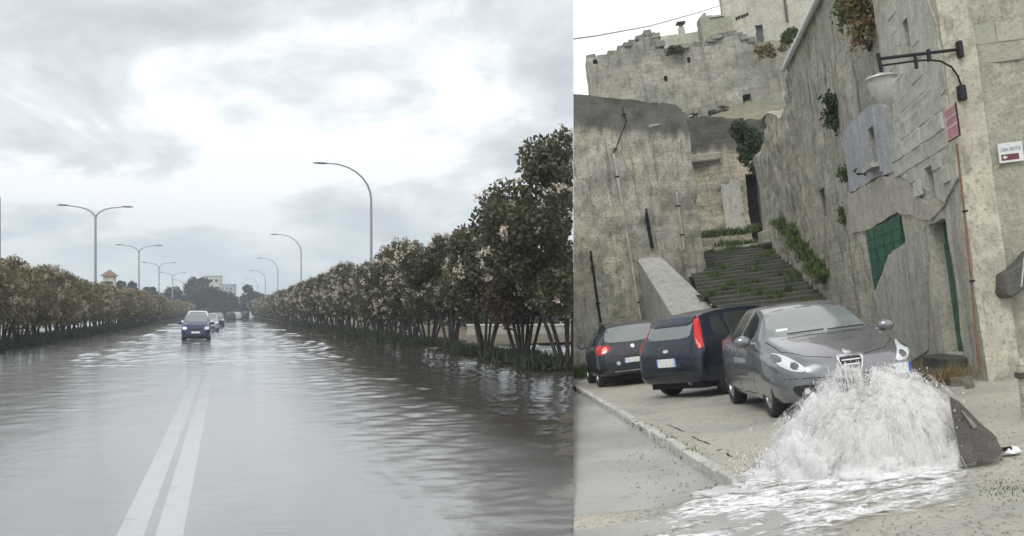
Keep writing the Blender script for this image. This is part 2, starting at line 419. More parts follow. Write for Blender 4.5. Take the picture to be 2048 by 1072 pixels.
# depth: shallow over the road crown, deep and muddy at the verges, reflections painted in
xy = t.xyz(); lat = t.math('ADD', t.math('MULTIPLY', xy[0], RN.x), t.math('MULTIPLY', xy[1], RN.y))
lat = t.math('ADD', lat, t.math('MULTIPLY', t.noise(.35, 4, .6), 1.6))
dR = t.ramp(lat, 2.6, 5.0); dL = t.ramp(t.math('MULTIPLY', lat, -1), 5.0, 9.0)
sfar = t.math('ADD', t.math('MULTIPLY', xy[0], RD.x), t.math('MULTIPLY', xy[1], RD.y))
dC = t.math('ADD', t.math('MULTIPLY', t.ramp(sfar, 8, 34), .62), .22)
deep = t.math('MAXIMUM', t.math('MULTIPLY', t.math('MAXIMUM', dR, dL), .92), dC)
t.put(mu.inputs[0], t.mix(t.math('MAXIMUM', dR, dL), (.46, .47, .48), (.075, .066, .056)))  # colour holds mud plus reflections: pale sky mid-road, dark trees at the verges
m1 = t.n('ShaderNodeMixShader'); L.new(deep, m1.inputs[0]); L.new(tr.outputs[0], m1.inputs[1]); L.new(mu.outputs[0], m1.inputs[2])
m2 = t.n('ShaderNodeMixShader'); L.new(t.math('MULTIPLY', fr.outputs[0], 1.0, True), m2.inputs[0])
L.new(m1.outputs[0], m2.inputs[1]); L.new(gl.outputs[0], m2.inputs[2]); L.new(m2.outputs[0], t.out.inputs[0])
tag(obj('flood_water', bm, t.m, smooth=180), kind='structure')
# raised verges
def verge(name, l0, l1, s0, s1, z, m, clipit=True):
    n = 80; bm = bmesh.new(); rows = []
    for i in range(n+1):
        s = s0+(s1-s0)*(i/n)**2; row = []
        for k in range(9):
            q = k/8; l = l0+(l1-l0)*q
            zz = z*(1-(1-min(1, q*5))**2 if l0 > 0 else min(1, (1-q)*5)) - .06 + .07*noise.noise(Vector((s*.35, l*.8, l0)))
            row.append(bm.verts.new(road(s, l+.3*noise.noise(Vector((s*.4, k*2, 7))), zz)))
        rows.append(row)
    for a, b in zip(rows, rows[1:]):
        for k in range(8): bm.faces.new((a[k], a[k+1], b[k+1], b[k]))
    clip(bm, Matrix.Identity(4), -1, False)
    return tag(obj(name, bm, m, smooth=180), kind='structure')
verge('verge', 10.6, 60, 47, 400, .22, m_mud); verge('median', -13.5, -9.0, 12, 400, .16, m_mud)
verge('verge', 8.4, 11.5, 42, 400, .12, m_mud)

# ------------------------------------------------------------------ oleander hedges
def leaves(cs, n, ln, wd, shell=(.55, 1.05), squash=1.0, seed=0, droop=0.0):
    g = np.random.default_rng(seed); cs = np.asarray(cs)
    vol = cs[:, 3]**2; idx = g.choice(len(cs), n, p=vol/vol.sum())
    d = g.normal(size=(n, 3)); d /= np.linalg.norm(d, axis=1)[:, None]
    r = cs[idx, 3]*g.uniform(shell[0], shell[1], n)
    P = cs[idx, :3]+d*r[:, None]*np.array([1, 1, squash])
    a = g.normal(size=(n, 3))+d*.6+np.array([0, 0, .25-droop]); a /= np.linalg.norm(a, axis=1)[:, None]
    b = np.cross(a, g.normal(size=(n, 3))); b /= np.linalg.norm(b, axis=1)[:, None]
    L_ = ln*g.uniform(.6, 1.3, n)[:, None]; W_ = wd*g.uniform(.7, 1.3, n)[:, None]
    V = np.stack([P-a*L_*.5, P+b*W_*.5, P+a*L_*.5, P-b*W_*.5], 1)
    return V.reshape(-1, 3), np.arange(4*n).reshape(n, 4)
def blobs(seed, Rr, z0, z1, n, r0=.55, r1=1.0, flat=.0):
    g = random.Random(seed); out = []
    for i in range(n):
        a = g.uniform(0, 2*math.pi); q = (i+.5)/n
        z = z0+(z1-z0)*q; rr = Rr*math.sin(math.pi*min(.97, max(.12, .1+q*.82)))**.6
        d = rr*g.uniform(.25, .85); rb = g.uniform(r0, r1)*(1-.25*q)
        out.append((d*math.cos(a), d*math.sin(a), z, rb))
    return out
def stems(seed, hgt, spread, n=7, r=.07):
    g = random.Random(seed); bm = bmesh.new()
    for i in range(n):
        a = 2*math.pi*i/n+g.uniform(-.3, .3); b = .22*g.uniform(.4, 1.2); t_ = spread*g.uniform(.5, 1.1)
        pts = []
        for k in range(6):
            q = k/5; rr = b+(t_-b)*q**1.3
            pts.append((rr*math.cos(a+.25*q), rr*math.sin(a+.25*q), -.1+q*hgt+.0*k))
        tube(bm, pts, [r*(1-.5*k/5)*g.uniform(.85, 1.1) for k in range(6)], 6, False)
    return bm
def cutV(V, Fq, Mw, side=-1):
    V4 = V @ np.array(Mw.to_3x3()).T + np.array(Mw.translation)
    d = V4 @ np.array(PN); keep = (d[Fq] < 0).all(axis=1); return V, Fq[keep]
def shrub_parts(root, seed, Rr, z0, z1, nl, nf, ml, mf, Mw=None, ln=.19, wd=.07, nb=16, st=None):
    cs = blobs(seed, Rr, z0+.5, z1-.45, nb)
    V, Fq = leaves(cs, int(nl*1.6), ln*1.0, wd*1.2, seed=seed)
    fc = [(x*1.07, y*1.07, z+.03, r*.98) for x, y, z, r in cs]
    g = np.random.default_rng(seed+50)   # blossom in small trusses
    trs = []
    for _ in range(nf//9):
        c = fc[g.integers(len(fc))]; d = g.normal(size=3); d /= np.linalg.norm(d)
        trs.append((c[0]+d[0]*c[3], c[1]+d[1]*c[3], c[2]+d[2]*c[3], .10))
    V2, F2 = leaves(trs, int(nf*2.0), .10, .085, (0, 1.8), seed=seed+9)
    if Mw is not None: V, Fq = cutV(V, Fq, Mw); V2, F2 = cutV(V2, F2, Mw)
    bm = stems(seed+3, z0+1.4, Rr*.55) if st is None else st
    if Mw is not None: clip(bm, Mw, -1, False)
    obj('trunk', bm, m_bark, root, smooth=60)
    obj('crown', mesh_np('crown', V, Fq), ml, root); obj('blossom', mesh_np('blossom', V2, F2), mf, root)
    g2 = random.Random(seed)
    V3, F3 = leaves([(g2.uniform(-.5, .5), g2.uniform(-.5, .5), .12, .33) for _ in range(5)], 420, .26, .03, (.2, 1.1), .9, seed+2)
    if Mw is not None: V3, F3 = cutV(V3, F3, Mw)
    obj('basal_shoots', mesh_np('shoots', V3, F3), m_pine2, root)
m_pine2 = leafmat('dark_grass_blade', (.032, .042, .024), (.042, .055, .027), (.06, .065, .035))
side_word = lambda k, n: ('nearest' if k == 0 else 'farthest' if k == n-1 else '')
def ordinal(k):
    w_ = ['first', 'second', 'third', 'fourth', 'fifth', 'sixth', 'seventh', 'eighth', 'ninth', 'tenth', 'eleventh', 'twelfth',
          'thirteenth', 'fourteenth', 'fifteenth', 'sixteenth', 'seventeenth', 'eighteenth', 'nineteenth', 'twentieth']
    return w_[k] if k < 20 else 'number %d' % (k+1)
GR = 'flowering oleander trees lining the right verge'
def RM(y, l, rz=0, s=1.0, z=0): return Matrix.Translation(road_d(y, l, z)) @ Matrix.Rotation(rz, 4, 'Z') @ Matrix.Scale(s, 4)
near = [(28.3, 9.35, 6.75, 2.55, 'tall dark oleander tree cut off by the right edge of the flooded road', 15000, 1100, m_leafR, 30),
        (32.4, 9.3, 5.3, 2.2, 'dark reddish oleander with leaning stems, second from the right edge of the flood', 9000, 60, m_leafRed, 18),
        (37.5, 9.4, 4.9, 2.1, 'dark oleander between the red topped one and the pale blossoming one', 8000, 700, m_leafR, 16),
        (42.5, 9.2, 5.0, 2.2, 'oleander thick with pale pink blossom, fourth tree of the right verge', 8000, 1500, m_leafR, 16)]
for k, (y, l, hgt, Rr, lab, nl, nf, ml, nb) in enumerate(near):
    Mw = RM(y, l); r = empty('oleander_tree', Mw, lab, 'tree', GR)
    shrub_parts(r, 100+k, Rr, 1.5, hgt, nl, nf, ml, m_flow, Mw, nb=nb)
protoR = []
y = 47.0; k = 4
while y < 330:
    if len(protoR) < 4:
        r = empty('oleander_tree', RM(y, 9.2), '', 'tree', GR)
        shrub_parts(r, 200+k, 2.4, 1.35, 5.0, 6500, 2600 if k != 6 else 900, m_leafR, m_flow, nb=17); protoR.append(r)
    else:
        r = copy_tree(protoR[random.randrange(4)], RM(y, 9.2+random.uniform(-.25, .25), random.uniform(0, 6.28), random.uniform(.93, 1.06)))
    r['label'] = 'blossoming oleander, %s tree of the right hand row counted from the camera' % ordinal(k) if k < 20 else 'one of the small farthest oleanders of the right hand row near the vanishing point'
    y += 4.3+.012*(y-47); k += 1
GL = 'flowering oleander trees lining the left median'
protoL = []; y = 38.0; k = 0
while y < 330:
    if len(protoL) < 4:
        r = empty('oleander_tree', RM(y, -9.9), '', 'tree', GL)
        shrub_parts(r, 300+k, 2.3, 1.0, 4.1, 6500, 1500, m_leafL, m_flow2, nb=16); protoL.append(r)
    else:
        r = copy_tree(protoL[random.randrange(4)], RM(y, -9.9+random.uniform(-.2, .2), random.uniform(0, 6.28), random.uniform(.84, 1.0)))
    r['label'] = 'pale olive oleander, %s tree of the left hand row counted from the camera' % ordinal(k) if k < 20 else 'one of the small farthest oleanders of the left hand row near the oncoming cars'
    y += 4.0+.012*(y-38); k += 1
# grass tufts at the water's edge
def tufts(name, pts, n, ln, wd, m, r=.35, h=.25, Mw=None, seed=5):
    cs = [(p[0], p[1], p[2]+.08, r) for p in pts]; g = np.random.default_rng(seed)
    idx = g.integers(len(cs), size=n); c = np.array(cs)[idx]
    P = c[:, :3]+np.stack([g.normal(size=n)*c[:, 3]*.6, g.normal(size=n)*c[:, 3]*.6, g.uniform(-.05, .05, n)], 1)
    a = np.stack([g.normal(size=n)*.4, g.normal(size=n)*.4, np.ones(n)], 1); a /= np.linalg.norm(a, axis=1)[:, None]
    b = np.cross(a, g.normal(size=(n, 3))); b /= np.linalg.norm(b, axis=1)[:, None]
    Ls = ln*g.uniform(.5, 1.3, n)[:, None]
    V = np.stack([P-b*wd, P+b*wd, P+a*Ls], 1).reshape(-1, 3); Fq = np.arange(3*n).reshape(n, 3)
    if Mw is None:
        d = V @ np.array(PN); keep = (d[Fq] < 0).all(axis=1); Fq = Fq[keep]
        return tag(obj(name, mesh_np(name, V, Fq), m), kind='stuff')
    o = obj(name, mesh_np(name, V, Fq), m, mat=Mw); return tag(o, kind='stuff')
g = random.Random(3)
pts = [road_d(g.uniform(27, 44), 9.2+g.uniform(-.5, .5), 0) for _ in range(14)]+[road_d(28.5+g.uniform(-.6, .6), 8.9+g.uniform(-.5, .5), 0) for _ in range(8)]
pts += [road_d(32.4+g.uniform(-.6, .6), 9+g.uniform(-.6, .6), 0) for _ in range(10)]
pts += [road_d(44+i*.9, 9.0+g.uniform(-.9, .6), 0) for i in range(90)]
o = tufts('verge_grass', pts, 9000, .38, .03, m_pine2, .45)
o['label'] = 'dark wet grass clumps at the feet of the right hand oleanders'; o['category'] = 'grass'
pts = [road_d(36+i*.8, -9.3+g.uniform(-.9, .5), 0) for i in range(110)]
o = tufts('median_grass', pts, 12000, .38, .03, m_pine2, .5, seed=8)
o['label'] = 'green grass along the flooded edge of the left median'; o['category'] = 'grass'

# ------------------------------------------------------------------ street lamps by the road
def lamp_head(bm_, c, dx, ln=.95):
    secs = [(0, .05, .05), (.15, .10, .08), (.55, .15, .09), (.85, .13, .07), (1, .04, .03)]
    rings = []
    for q, wy, wz in secs:
        rings.append([bm_.verts.new((c[0]+dx*ln*q, c[1]+wy*math.cos(a), c[2]+.02+wz*math.sin(a)*(1 if math.sin(a) > 0 else .6))) for a in [2*math.pi*k/10 for k in range(10)]])
    for a, b in zip(rings, rings[1:]):
        for k in range(10): bm_.faces.new((a[k], a[(k+1) % 10], b[(k+1) % 10], b[k]))
    bm_.faces.new(rings[0]); bm_.faces.new(rings[-1]); bmesh.ops.recalc_face_normals(bm_, faces=bm_.faces[:])
GS = 'single arm street lamps behind the right hand oleanders'
def single_lamp(Mw, lab):
    r = empty('street_lamp', Mw, lab, 'street lamp', GS)
    obj('pole', tubem([(0, 0, -.2), (0, 0, 4), (0, 0, 9.9)], [.13, .105, .085], 10), m_galv, r, 60)
    pts = [(0, 0, 9.9)]+[(-2.9+2.9*math.cos(a), 0, 9.9+2.55*math.sin(a)) for a in [R(x) for x in (12, 25, 38, 52, 66, 80, 90)]]+[(-3.3, 0, 12.45)]
    obj('arm', tubem(pts, [.085, .08, .075, .07, .065, .06, .055, .05, .045], 8), m_galv, r, 60)
    bm = bmesh.new(); lamp_head(bm, (-3.2, 0, 12.42), -1, 1.05); obj('lamp_head', bm, m_galv2, r, 60)
    bm = bbox(-.2, .2, -.2, .2, -.2, .1, bev=.02); obj('base', bm, m_conc, r)
    return r
m_galv2 = plain('lamp_housing', (.13, .14, .16), .5, .3)
RL = Matrix.Rotation(math.atan2(RN.y, RN.x), 4, 'Z')
ys = (74, 142, 205, 268, 330, 395)
pr = None
for k, y in enumerate(ys):
    Mw = Matrix.Translation(road_d(y, 10.4, 0)) @ RL
    lab = 'grey single arm street lamp, %s of the right hand row' % ['nearest and tallest looking', 'second', 'third', 'fourth', 'fifth', 'farthest'][k]
    if pr is None: pr = single_lamp(Mw, lab)
    else: copy_tree(pr, Mw)['label'] = lab
def double_lamp(Mw, lab):
    r = empty('street_lamp', Mw, lab, 'street lamp', 'double arm street lamps on the left median')
    obj('pole', tubem([(0, 0, -.2), (0, 0, 4), (0, 0, 9.6)], [.13, .11, .09], 10), m_galv, r, 60)
    for sgn in (-1, 1):
        pts = [(0, 0, 9.5)]+[(sgn*(1.75*(1-math.cos(a))), 0, 9.6+1.0*math.sin(a)) for a in [R(x) for x in (15, 35, 55, 75, 90)]]+[(sgn*2.2, 0, 10.68)]
        obj('arm', tubem(pts, [.075, .07, .065, .06, .055, .05, .045], 8), m_galv, r, 60)
        bm = bmesh.new(); lamp_head(bm, (sgn*2.15, 0, 10.66), sgn, .9); obj('lamp_head', bm, m_galv2, r, 60)
    return r
pr = None
for k, (px, y) in enumerate(((191, 86), (278, 137), (318, 186), (345, 235), (366, 290))):
    l = (px-450)*y/2081
    Mw = Matrix.Translation(road_d(y, l, 0)) @ RL
    lab = 'grey two armed street lamp, %s of the left hand row' % ['nearest', 'second', 'third', 'fourth', 'farthest'][k]
    if pr is None: pr = double_lamp(Mw, lab)
    else: copy_tree(pr, Mw)['label'] = lab
r = empty('signal_pole', Matrix.Translation((-1025/FL*60, 60, 0)), 'dark pole at the very left edge above the hedge', 'pole')
obj('pole', tubem([(0, 0, 0), (0, 0, 8.4)], [.07, .055], 8), m_iron, r, 60)
obj('cap', tubem([(0, 0, 8.4), (0, 0, 8.5)], [.07, .03], 8), m_iron, r, 60)

# ------------------------------------------------------------------ far background of the road
def far_tree(px, top, y, wpx, seed, lab, zlow=.5, name='pine_tree'):
    u = (px-1024)/FL*y; zt = CAMZ+(622-top)/FL*y; Rr = wpx/FL*y/2
    Mw = Matrix.Translation((u, y, 0)); r = empty(name, Mw, lab, 'tree', 'dark trees at the far end of the road')
    g = random.Random(seed); hh = zt*(1-zlow); cs = []
    for i in range(22):
        a = g.uniform(0, 6.28); q = g.random()**.6; rb = Rr*g.uniform(.22, .38)
        z = zt-rb-(hh-rb)*g.random()*.8-.25*hh*q**2
        cs.append((Rr*.78*q*math.cos(a), Rr*.78*q*math.sin(a), z, min(rb, hh*.5)))
    V, Fq = leaves(cs, 6500, .95, .6, (.4, 1.05), .8, seed); obj('crown', mesh_np('crown', V, Fq), m_pine, r)
    bm = tubem([(0, 0, -.2), (.1, 0, zt*.35), (0, .1, zt*.75)], [.5, .4, .2], 8)
    for q in range(4):
        a = q*1.6+.4; tube(bm, [(0, 0, zt*.4), (Rr*.4*math.cos(a), Rr*.4*math.sin(a), zt*.68)], [.25, .1], 6, False)
    obj('trunk', bm, m_bark, r, 60)
far_tree(256, 553, 250, 60, 1, 'dark pointed tree right of the small tower above the left hedge', .1)
far_tree(292, 566, 260, 95, 2, 'low dark tree left of centre behind the left hedge', .1)
far_tree(345, 566, 300, 120, 3, 'broad dark umbrella pine left of the tallest one', .1)
far_tree(397, 546, 330, 75, 4, 'tallest dark pine in front of the cream apartment block', .2)
far_tree(428, 568, 300, 110, 5, 'broad dark umbrella pine over the oncoming cars', .1)
far_tree(388, 570, 290, 95, 8, 'wide dark pine behind the blue car', .05)
far_tree(496, 567, 330, 60, 6, 'round dark tree right of the grey tower block', .15)
far_tree(524, 583, 300, 50, 7, 'low dark tree behind the start of the right hedge', .1)
def far_block(px0, px1, top, y, m, lab, rows, cols, name='apartment_block', roof=None):
    x0, x1 = (px0-1024)/FL*y, (px1-1024)/FL*y; zt = CAMZ+(622-top)/FL*y; W_ = x1-x0
    r = empty(name, Matrix.Translation((x0, y, 0)), lab, 'building')
    obj('wall', bbox(0, W_, 0, W_*.8, -.3, zt), m, r)
    if roof:
        bm = bmesh.new(); b = [bm.verts.new(p) for p in ((-.5, -.5, zt), (W_+.5, -.5, zt), (W_+.5, W_*.8+.5, zt), (-.5, W_*.8+.5, zt))]
        tp = bm.verts.new((W_/2, W_*.4, zt+1.4)); bm.faces.new(b[::-1])
        for i in range(4): bm.faces.new((b[i], b[(i+1) % 4], tp))
        obj('roof', bm, roof, r)
    else: obj('parapet', bbox(-.2, W_+.2, -.2, W_*.8+.2, zt, zt+.5), m, r)
    wm = None
    for i in range(rows):
        for j in range(cols):
            cx_ = W_*(j+.5)/cols; cz = zt-(i+.55)*3.1
            f = obj('window', bbox(cx_-.7, cx_+.7, -.12, .03, cz-.7, cz+.7), m_white, r)
            obj('pane', bbox(cx_-.6, cx_+.6, -.15, -.1, cz-.6, cz+.6), m_glassd, f)
    return r
m_glassd = plain('dark_window_glass', (.02, .025, .03), .15, var=.3)
m_terr = plain('brown_roof_tile', (.20, .13, .09), .8)
m_greyb = plain('grey_blue_facade', (.28, .33, .37), .8)
far_block(409, 438, 553, 420, m_w6, 'cream apartment block rising behind the tallest pine', 3, 3)
far_block(441, 467, 570, 480, m_greyb, 'grey blue tower block at the end of the road', 4, 3)
far_block(206, 226, 552, 210, m_w6, 'small beige tower with brown cap above the left hedge', 2, 2, 'roof_tower', m_terr)
far_block(440, 452, 612, 330, m_w6, 'tiny pale house at the vanishing point of the road', 1, 2, 'house')
# low white wall and dark shrubs beyond the right verge; parked white vehicles seen through the left row
r = empty('garden_wall', Matrix.Translation(road_d(66, 24, 0)) @ Matrix.Rotation(R(7), 4, 'Z'), 'low pale wall behind the stems of the nearest right oleanders', 'wall')
bm = bbox(-9, 22, 0, .25, -.1, .72); clip(bm, r.matrix_world, -1); obj('wall_body', bm, m_conc, r)
bm = bbox(-9.05, 22, -.06, .31, .72, .80); clip(bm, r.matrix_world, -1); obj('coping', bm, m_white, r)
g = random.Random(11)
cs = []
for i in range(120):
    p = road_d(72+g.uniform(0, 6)+i*.35, 13+g.uniform(0, 24), 0)
    if p.dot(PN) < -1.2: cs.append((p.x, p.y, g.uniform(.8, 2.6), g.uniform(.9, 1.5)))
V, Fq = leaves(cs, 9000, .5, .25, (.3, 1.05), 1, 77)
V, Fq = cutV(V, Fq, Matrix.Identity(4))
o = obj('far_thicket', mesh_np('far_thicket', V, Fq), m_pine)
tag(o, 'dark mass of shrubs behind the low pale wall', 'shrubs', kind='stuff')
r = empty('boundary_wall', Matrix.Translation(road_d(95, -24, 0)) @ Matrix.Rotation(RZ, 4, 'Z'), 'long whitish wall glimpsed through the stems of the left oleanders', 'wall')
obj('wall_body', bbox(-70, 60, 0, .3, -.1, 2.1), m_conc, r); obj('coping', bbox(-70, 60, -.05, .35, 2.1, 2.2), m_white, r)

# ------------------------------------------------------------------ cars
def catmull(xs, ys, q):
    xs = np.array(xs, float); ys = np.array(ys, float); m = np.zeros(len(xs)); dl = np.diff(ys)/np.diff(xs)
    for i in range(1, len(xs)-1):
        m[i] = 0 if dl[i-1]*dl[i] <= 0 else 2*dl[i-1]*dl[i]/(dl[i-1]+dl[i])
    m[0] = dl[0]; m[-1] = dl[-1]
    i = np.clip(np.searchsorted(xs, q)-1, 0, len(xs)-2); h = xs[i+1]-xs[i]; t_ = (q-xs[i])/h
    return (2*t_**3-3*t_**2+1)*ys[i]+(t_**3-2*t_**2+t_)*h*m[i]+(-2*t_**3+3*t_**2)*ys[i+1]+(t_**3-t_**2)*h*m[i+1]
def body_mesh(st, n=56):
    st = sorted(st); xs = [s[0] for s in st]; cols = [[s[k] for s in st] for k in range(1, 6)]
    base = np.linspace(0, 1, n); base = .5-.5*np.cos(base*math.pi); base = .35*base+.65*np.linspace(0, 1, n)
    X = xs[0]+(xs[-1]-xs[0])*base; bm = bmesh.new(); rings = []
    for x in X:
        zb, zs, zt, w_, wt = [float(catmull(xs, c_, x)) for c_ in cols]; g_ = max(.01, zt-zs); hb = zs-zb
        half = [(0, zb), (.78*w_, zb), (.92*w_, zb+.03), (.985*w_, zb+.2*hb), (w_, zb+.48*hb), (.99*w_, zb+.78*hb), (.965*w_, zs-.015), (.94*w_, zs+.012),
                (.94*w_+(wt-.94*w_)*.5, zs+.42*g_), (wt+.0, zs+.80*g_), (wt*.9, zs+.955*g_), (wt*.55, zs+.992*g_), (0, zt)]
        pts = half+[(-y_, z_) for y_, z_ in half[-2:0:-1]]
        rings.append([bm.verts.new((x, y_, z_)) for y_, z_ in pts])
    K = len(rings[0])
    for a, b in zip(rings, rings[1:]):
        for k in range(K): bm.faces.new((a[k], a[(k+1) % K], b[(k+1) % K], b[k]))
    bm.faces.new(rings[0]); bm.faces.new(rings[-1]); bmesh.ops.recalc_face_normals(bm, faces=bm.faces[:])
    return bm
def apply_mods(o):
    dg = bpy.context.evaluated_depsgraph_get(); e = o.evaluated_get(dg); me = bpy.data.meshes.new_from_object(e)
    o.modifiers.clear(); o.data = me
def tmpobj(bm):
    me = bpy.data.meshes.new('tmp'); bm.to_mesh(me); bm.free(); o = bpy.data.objects.new('tmp', me); COL.objects.link(o); return o
MODE = {'left': (Vector((0, 3, 0)), Vector((0, -1, 0)), lambda a, b: Vector((a, 0, b))), 'right': (Vector((0, -3, 0)), Vector((0, 1, 0)), lambda a, b: Vector((a, 0, b))),
        'front': (Vector((6, 0, 0)), Vector((-1, 0, 0)), lambda a, b: Vector((0, a, b))), 'rear': (Vector((-6, 0, 0)), Vector((1, 0, 0)), lambda a, b: Vector((0, a, b))),
        'rr': (Vector((-3, -3, 0)), Vector((.7071, .7071, 0)), lambda a, b: Vector((.7071*a, -.7071*a, b))),
        'rl': (Vector((-3, 3, 0)), Vector((.7071, -.7071, 0)), lambda a, b: Vector((.7071*a, .7071*a, b))),
        'top': (Vector((0, 0, 4)), Vector((0, 0, -1)), lambda a, b: Vector((a, b, 0)))}
def hit(bvh, mode, a, b):
    o_, d, f = MODE[mode]; h_ = bvh.ray_cast(f(a, b)+o_, d)
    if h_[0] is None:
        h_ = bvh.find_nearest(f(a, b)+o_*.35+(Vector((0, 0, 0)))); return h_[0], h_[1]
    n_ = h_[1]; n_ = -n_ if n_.dot(d) > 0 else n_
    return h_[0], n_
def patch(bvh, poly, mode, off=.006, rings=5, seg=5, round_=0.0):
    bd = []
    n_ = len(poly)
    for i in range(n_):
        p, q = poly[i], poly[(i+1) % n_]
        for k in range(seg): bd.append((p[0]+(q[0]-p[0])*k/seg, p[1]+(q[1]-p[1])*k/seg))
    for _ in range(int(round_)):
        bd = [((bd[i-1][0]+2*bd[i][0]+bd[(i+1) % len(bd)][0])/4, (bd[i-1][1]+2*bd[i][1]+bd[(i+1) % len(bd)][1])/4) for i in range(len(bd))]
    cx_ = sum(p[0] for p in bd)/len(bd); cy_ = sum(p[1] for p in bd)/len(bd)
    bm = bmesh.new(); rows = []
    sc = [1.0, .965]+[.965*(1-k/rings) for k in range(1, rings)]
    for i, s_ in enumerate(sc):
        row = []
        for p in bd:
            c_, n2 = hit(bvh, mode, cx_+(p[0]-cx_)*s_, cy_+(p[1]-cy_)*s_); row.append(bm.verts.new(c_+n2*(off if i else -.004)))
        rows.append(row)
    c_, n2 = hit(bvh, mode, cx_, cy_); cv = bm.verts.new(c_+n2*off); K = len(bd)
    for a, b in zip(rows, rows[1:]):
        for k in range(K): bm.faces.new((a[k], a[(k+1) % K], b[(k+1) % K], b[k]))
    for k in range(K): bm.faces.new((rows[-1][k], rows[-1][(k+1) % K], cv))
    bmesh.ops.recalc_face_normals(bm, faces=bm.faces[:])
    c0, nn = hit(bvh, mode, cx_, cy_); 
    f0 = min(bm.faces, key=lambda f: (f.calc_center_median()-c0).length)
    if f0.normal.dot(nn) < 0: bmesh.ops.reverse_faces(bm, faces=bm.faces[:])
    return bm
def seam(bvh, line_, mode, wd=.008, off=.003, bm=None):
    bm = bm or bmesh.new(); pts = []
    for p, q in zip(line_, line_[1:]):
        k_ = max(2, int(math.hypot(q[0]-p[0], q[1]-p[1])/.06))
        pts += [(p[0]+(q[0]-p[0])*i/k_, p[1]+(q[1]-p[1])*i/k_) for i in range(k_)]
    pts.append(line_[-1]); prev = None
    for i, p in enumerate(pts):
        a = pts[max(0, i-1)]; b = pts[min(len(pts)-1, i+1)]; tx, ty = b[0]-a[0], b[1]-a[1]; ll = math.hypot(tx, ty) or 1
        nx, ny = -ty/ll*wd/2, tx/ll*wd/2; cur = []
        for s_ in (-1, 1):
            c_, n2 = hit(bvh, mode, p[0]+nx*s_, p[1]+ny*s_); cur.append(bm.verts.new(c_+n2*off))
        if prev: bm.faces.new((prev[0], prev[1], cur[1], cur[0]))
        prev = cur
    return bm
def paint(name, col, metal=.5, rough=.3):
    t = NT(name); f = t.noise(60, 3, .6); d = t.noise(3, 5, .7)
    c = t.mix(t.math('MULTIPLY', t.ramp(f, .6, .75), .25), col, tuple(min(1, x*1.8+.02) for x in col))
    c = t.mix(t.math('MULTIPLY', t.ramp(d, .5, .75), .18), c, (.22, .21, .19))
    t.bump(t.noise(140, 2, .5), .04, .004)
    return t.set(c, t.math('ADD', t.math('MULTIPLY', d, .15), rough-.07), metal, .5, .7)
p_grey = paint('grey_metallic_paint', (.22, .225, .24), .7, .26); p_navy = paint('navy_paint', (.006, .009, .026), .2, .3)
p_black = paint('charcoal_paint', (.018, .02, .026), .3, .3); p_blue = paint('deep_blue_paint', (.015, .022, .085), .3, .35)
p_wht = paint('white_vehicle_paint', (.62, .64, .65), 0, .35); p_sil = paint('silver_paint', (.35, .36, .38), .5, .35)
def glassm(name, col, rough=.06, ior=1.9):
    t = NT(name); f = t.noise(30, 4, .7); c = t.mix(t.ramp(f, .5, .8), col, tuple(min(1, x*1.7) for x in col))
    t.bump(t.noise(55, 3, .6), .10, .004); return t.set(c, rough, 0, .5, 0, ior)
m_glass = glassm('wet_sky_toned_glass', (.17, .195, .19)); m_glass2 = glassm('dark_car_glass', (.022, .03, .03), .06, 1.75)  # windscreen glass: pale base has the reflected sky painted in
m_lens = glassm('clear_headlight', (.62, .64, .66), .08, 1.6); m_red = glassm('red_light_lens', (.55, .02, .02), .15, 1.5)
m_lensd = glassm('lamp_reflector', (.07, .075, .08), .1, 1.9); m_fog = glassm('fog_lamp_glass', (.5, .5, .5), .1, 1.6)
m_tyre = plain('wet_tyre_rubber', (.016, .016, .017), .6); m_plas = plain('black_plastic', (.014, .015, .016), .5)
m_alloy = plain('alloy_rim', (.42, .42, .43), .35, .6); m_chrome = plain('chrome', (.75, .75, .76), .12, 1.0, var=.05)
m_seam = plain('panel_gap', (.006, .006, .006), .9); m_plate = None
t = NT('number_plate'); s = t.xyz(); bl = t.ramp(t.math('ABSOLUTE', s[1]), .222, .224)
f = t.noise(1.0, 2, .5, t.vec((30, 30, 4))); c = t.mix(t.math('MULTIPLY', t.ramp(f, .52, .6), .45), (.72, .74, .74), (.25, .26, .28))
m_plate = t.set(t.mix(bl, c, (.03, .09, .42)), .4)
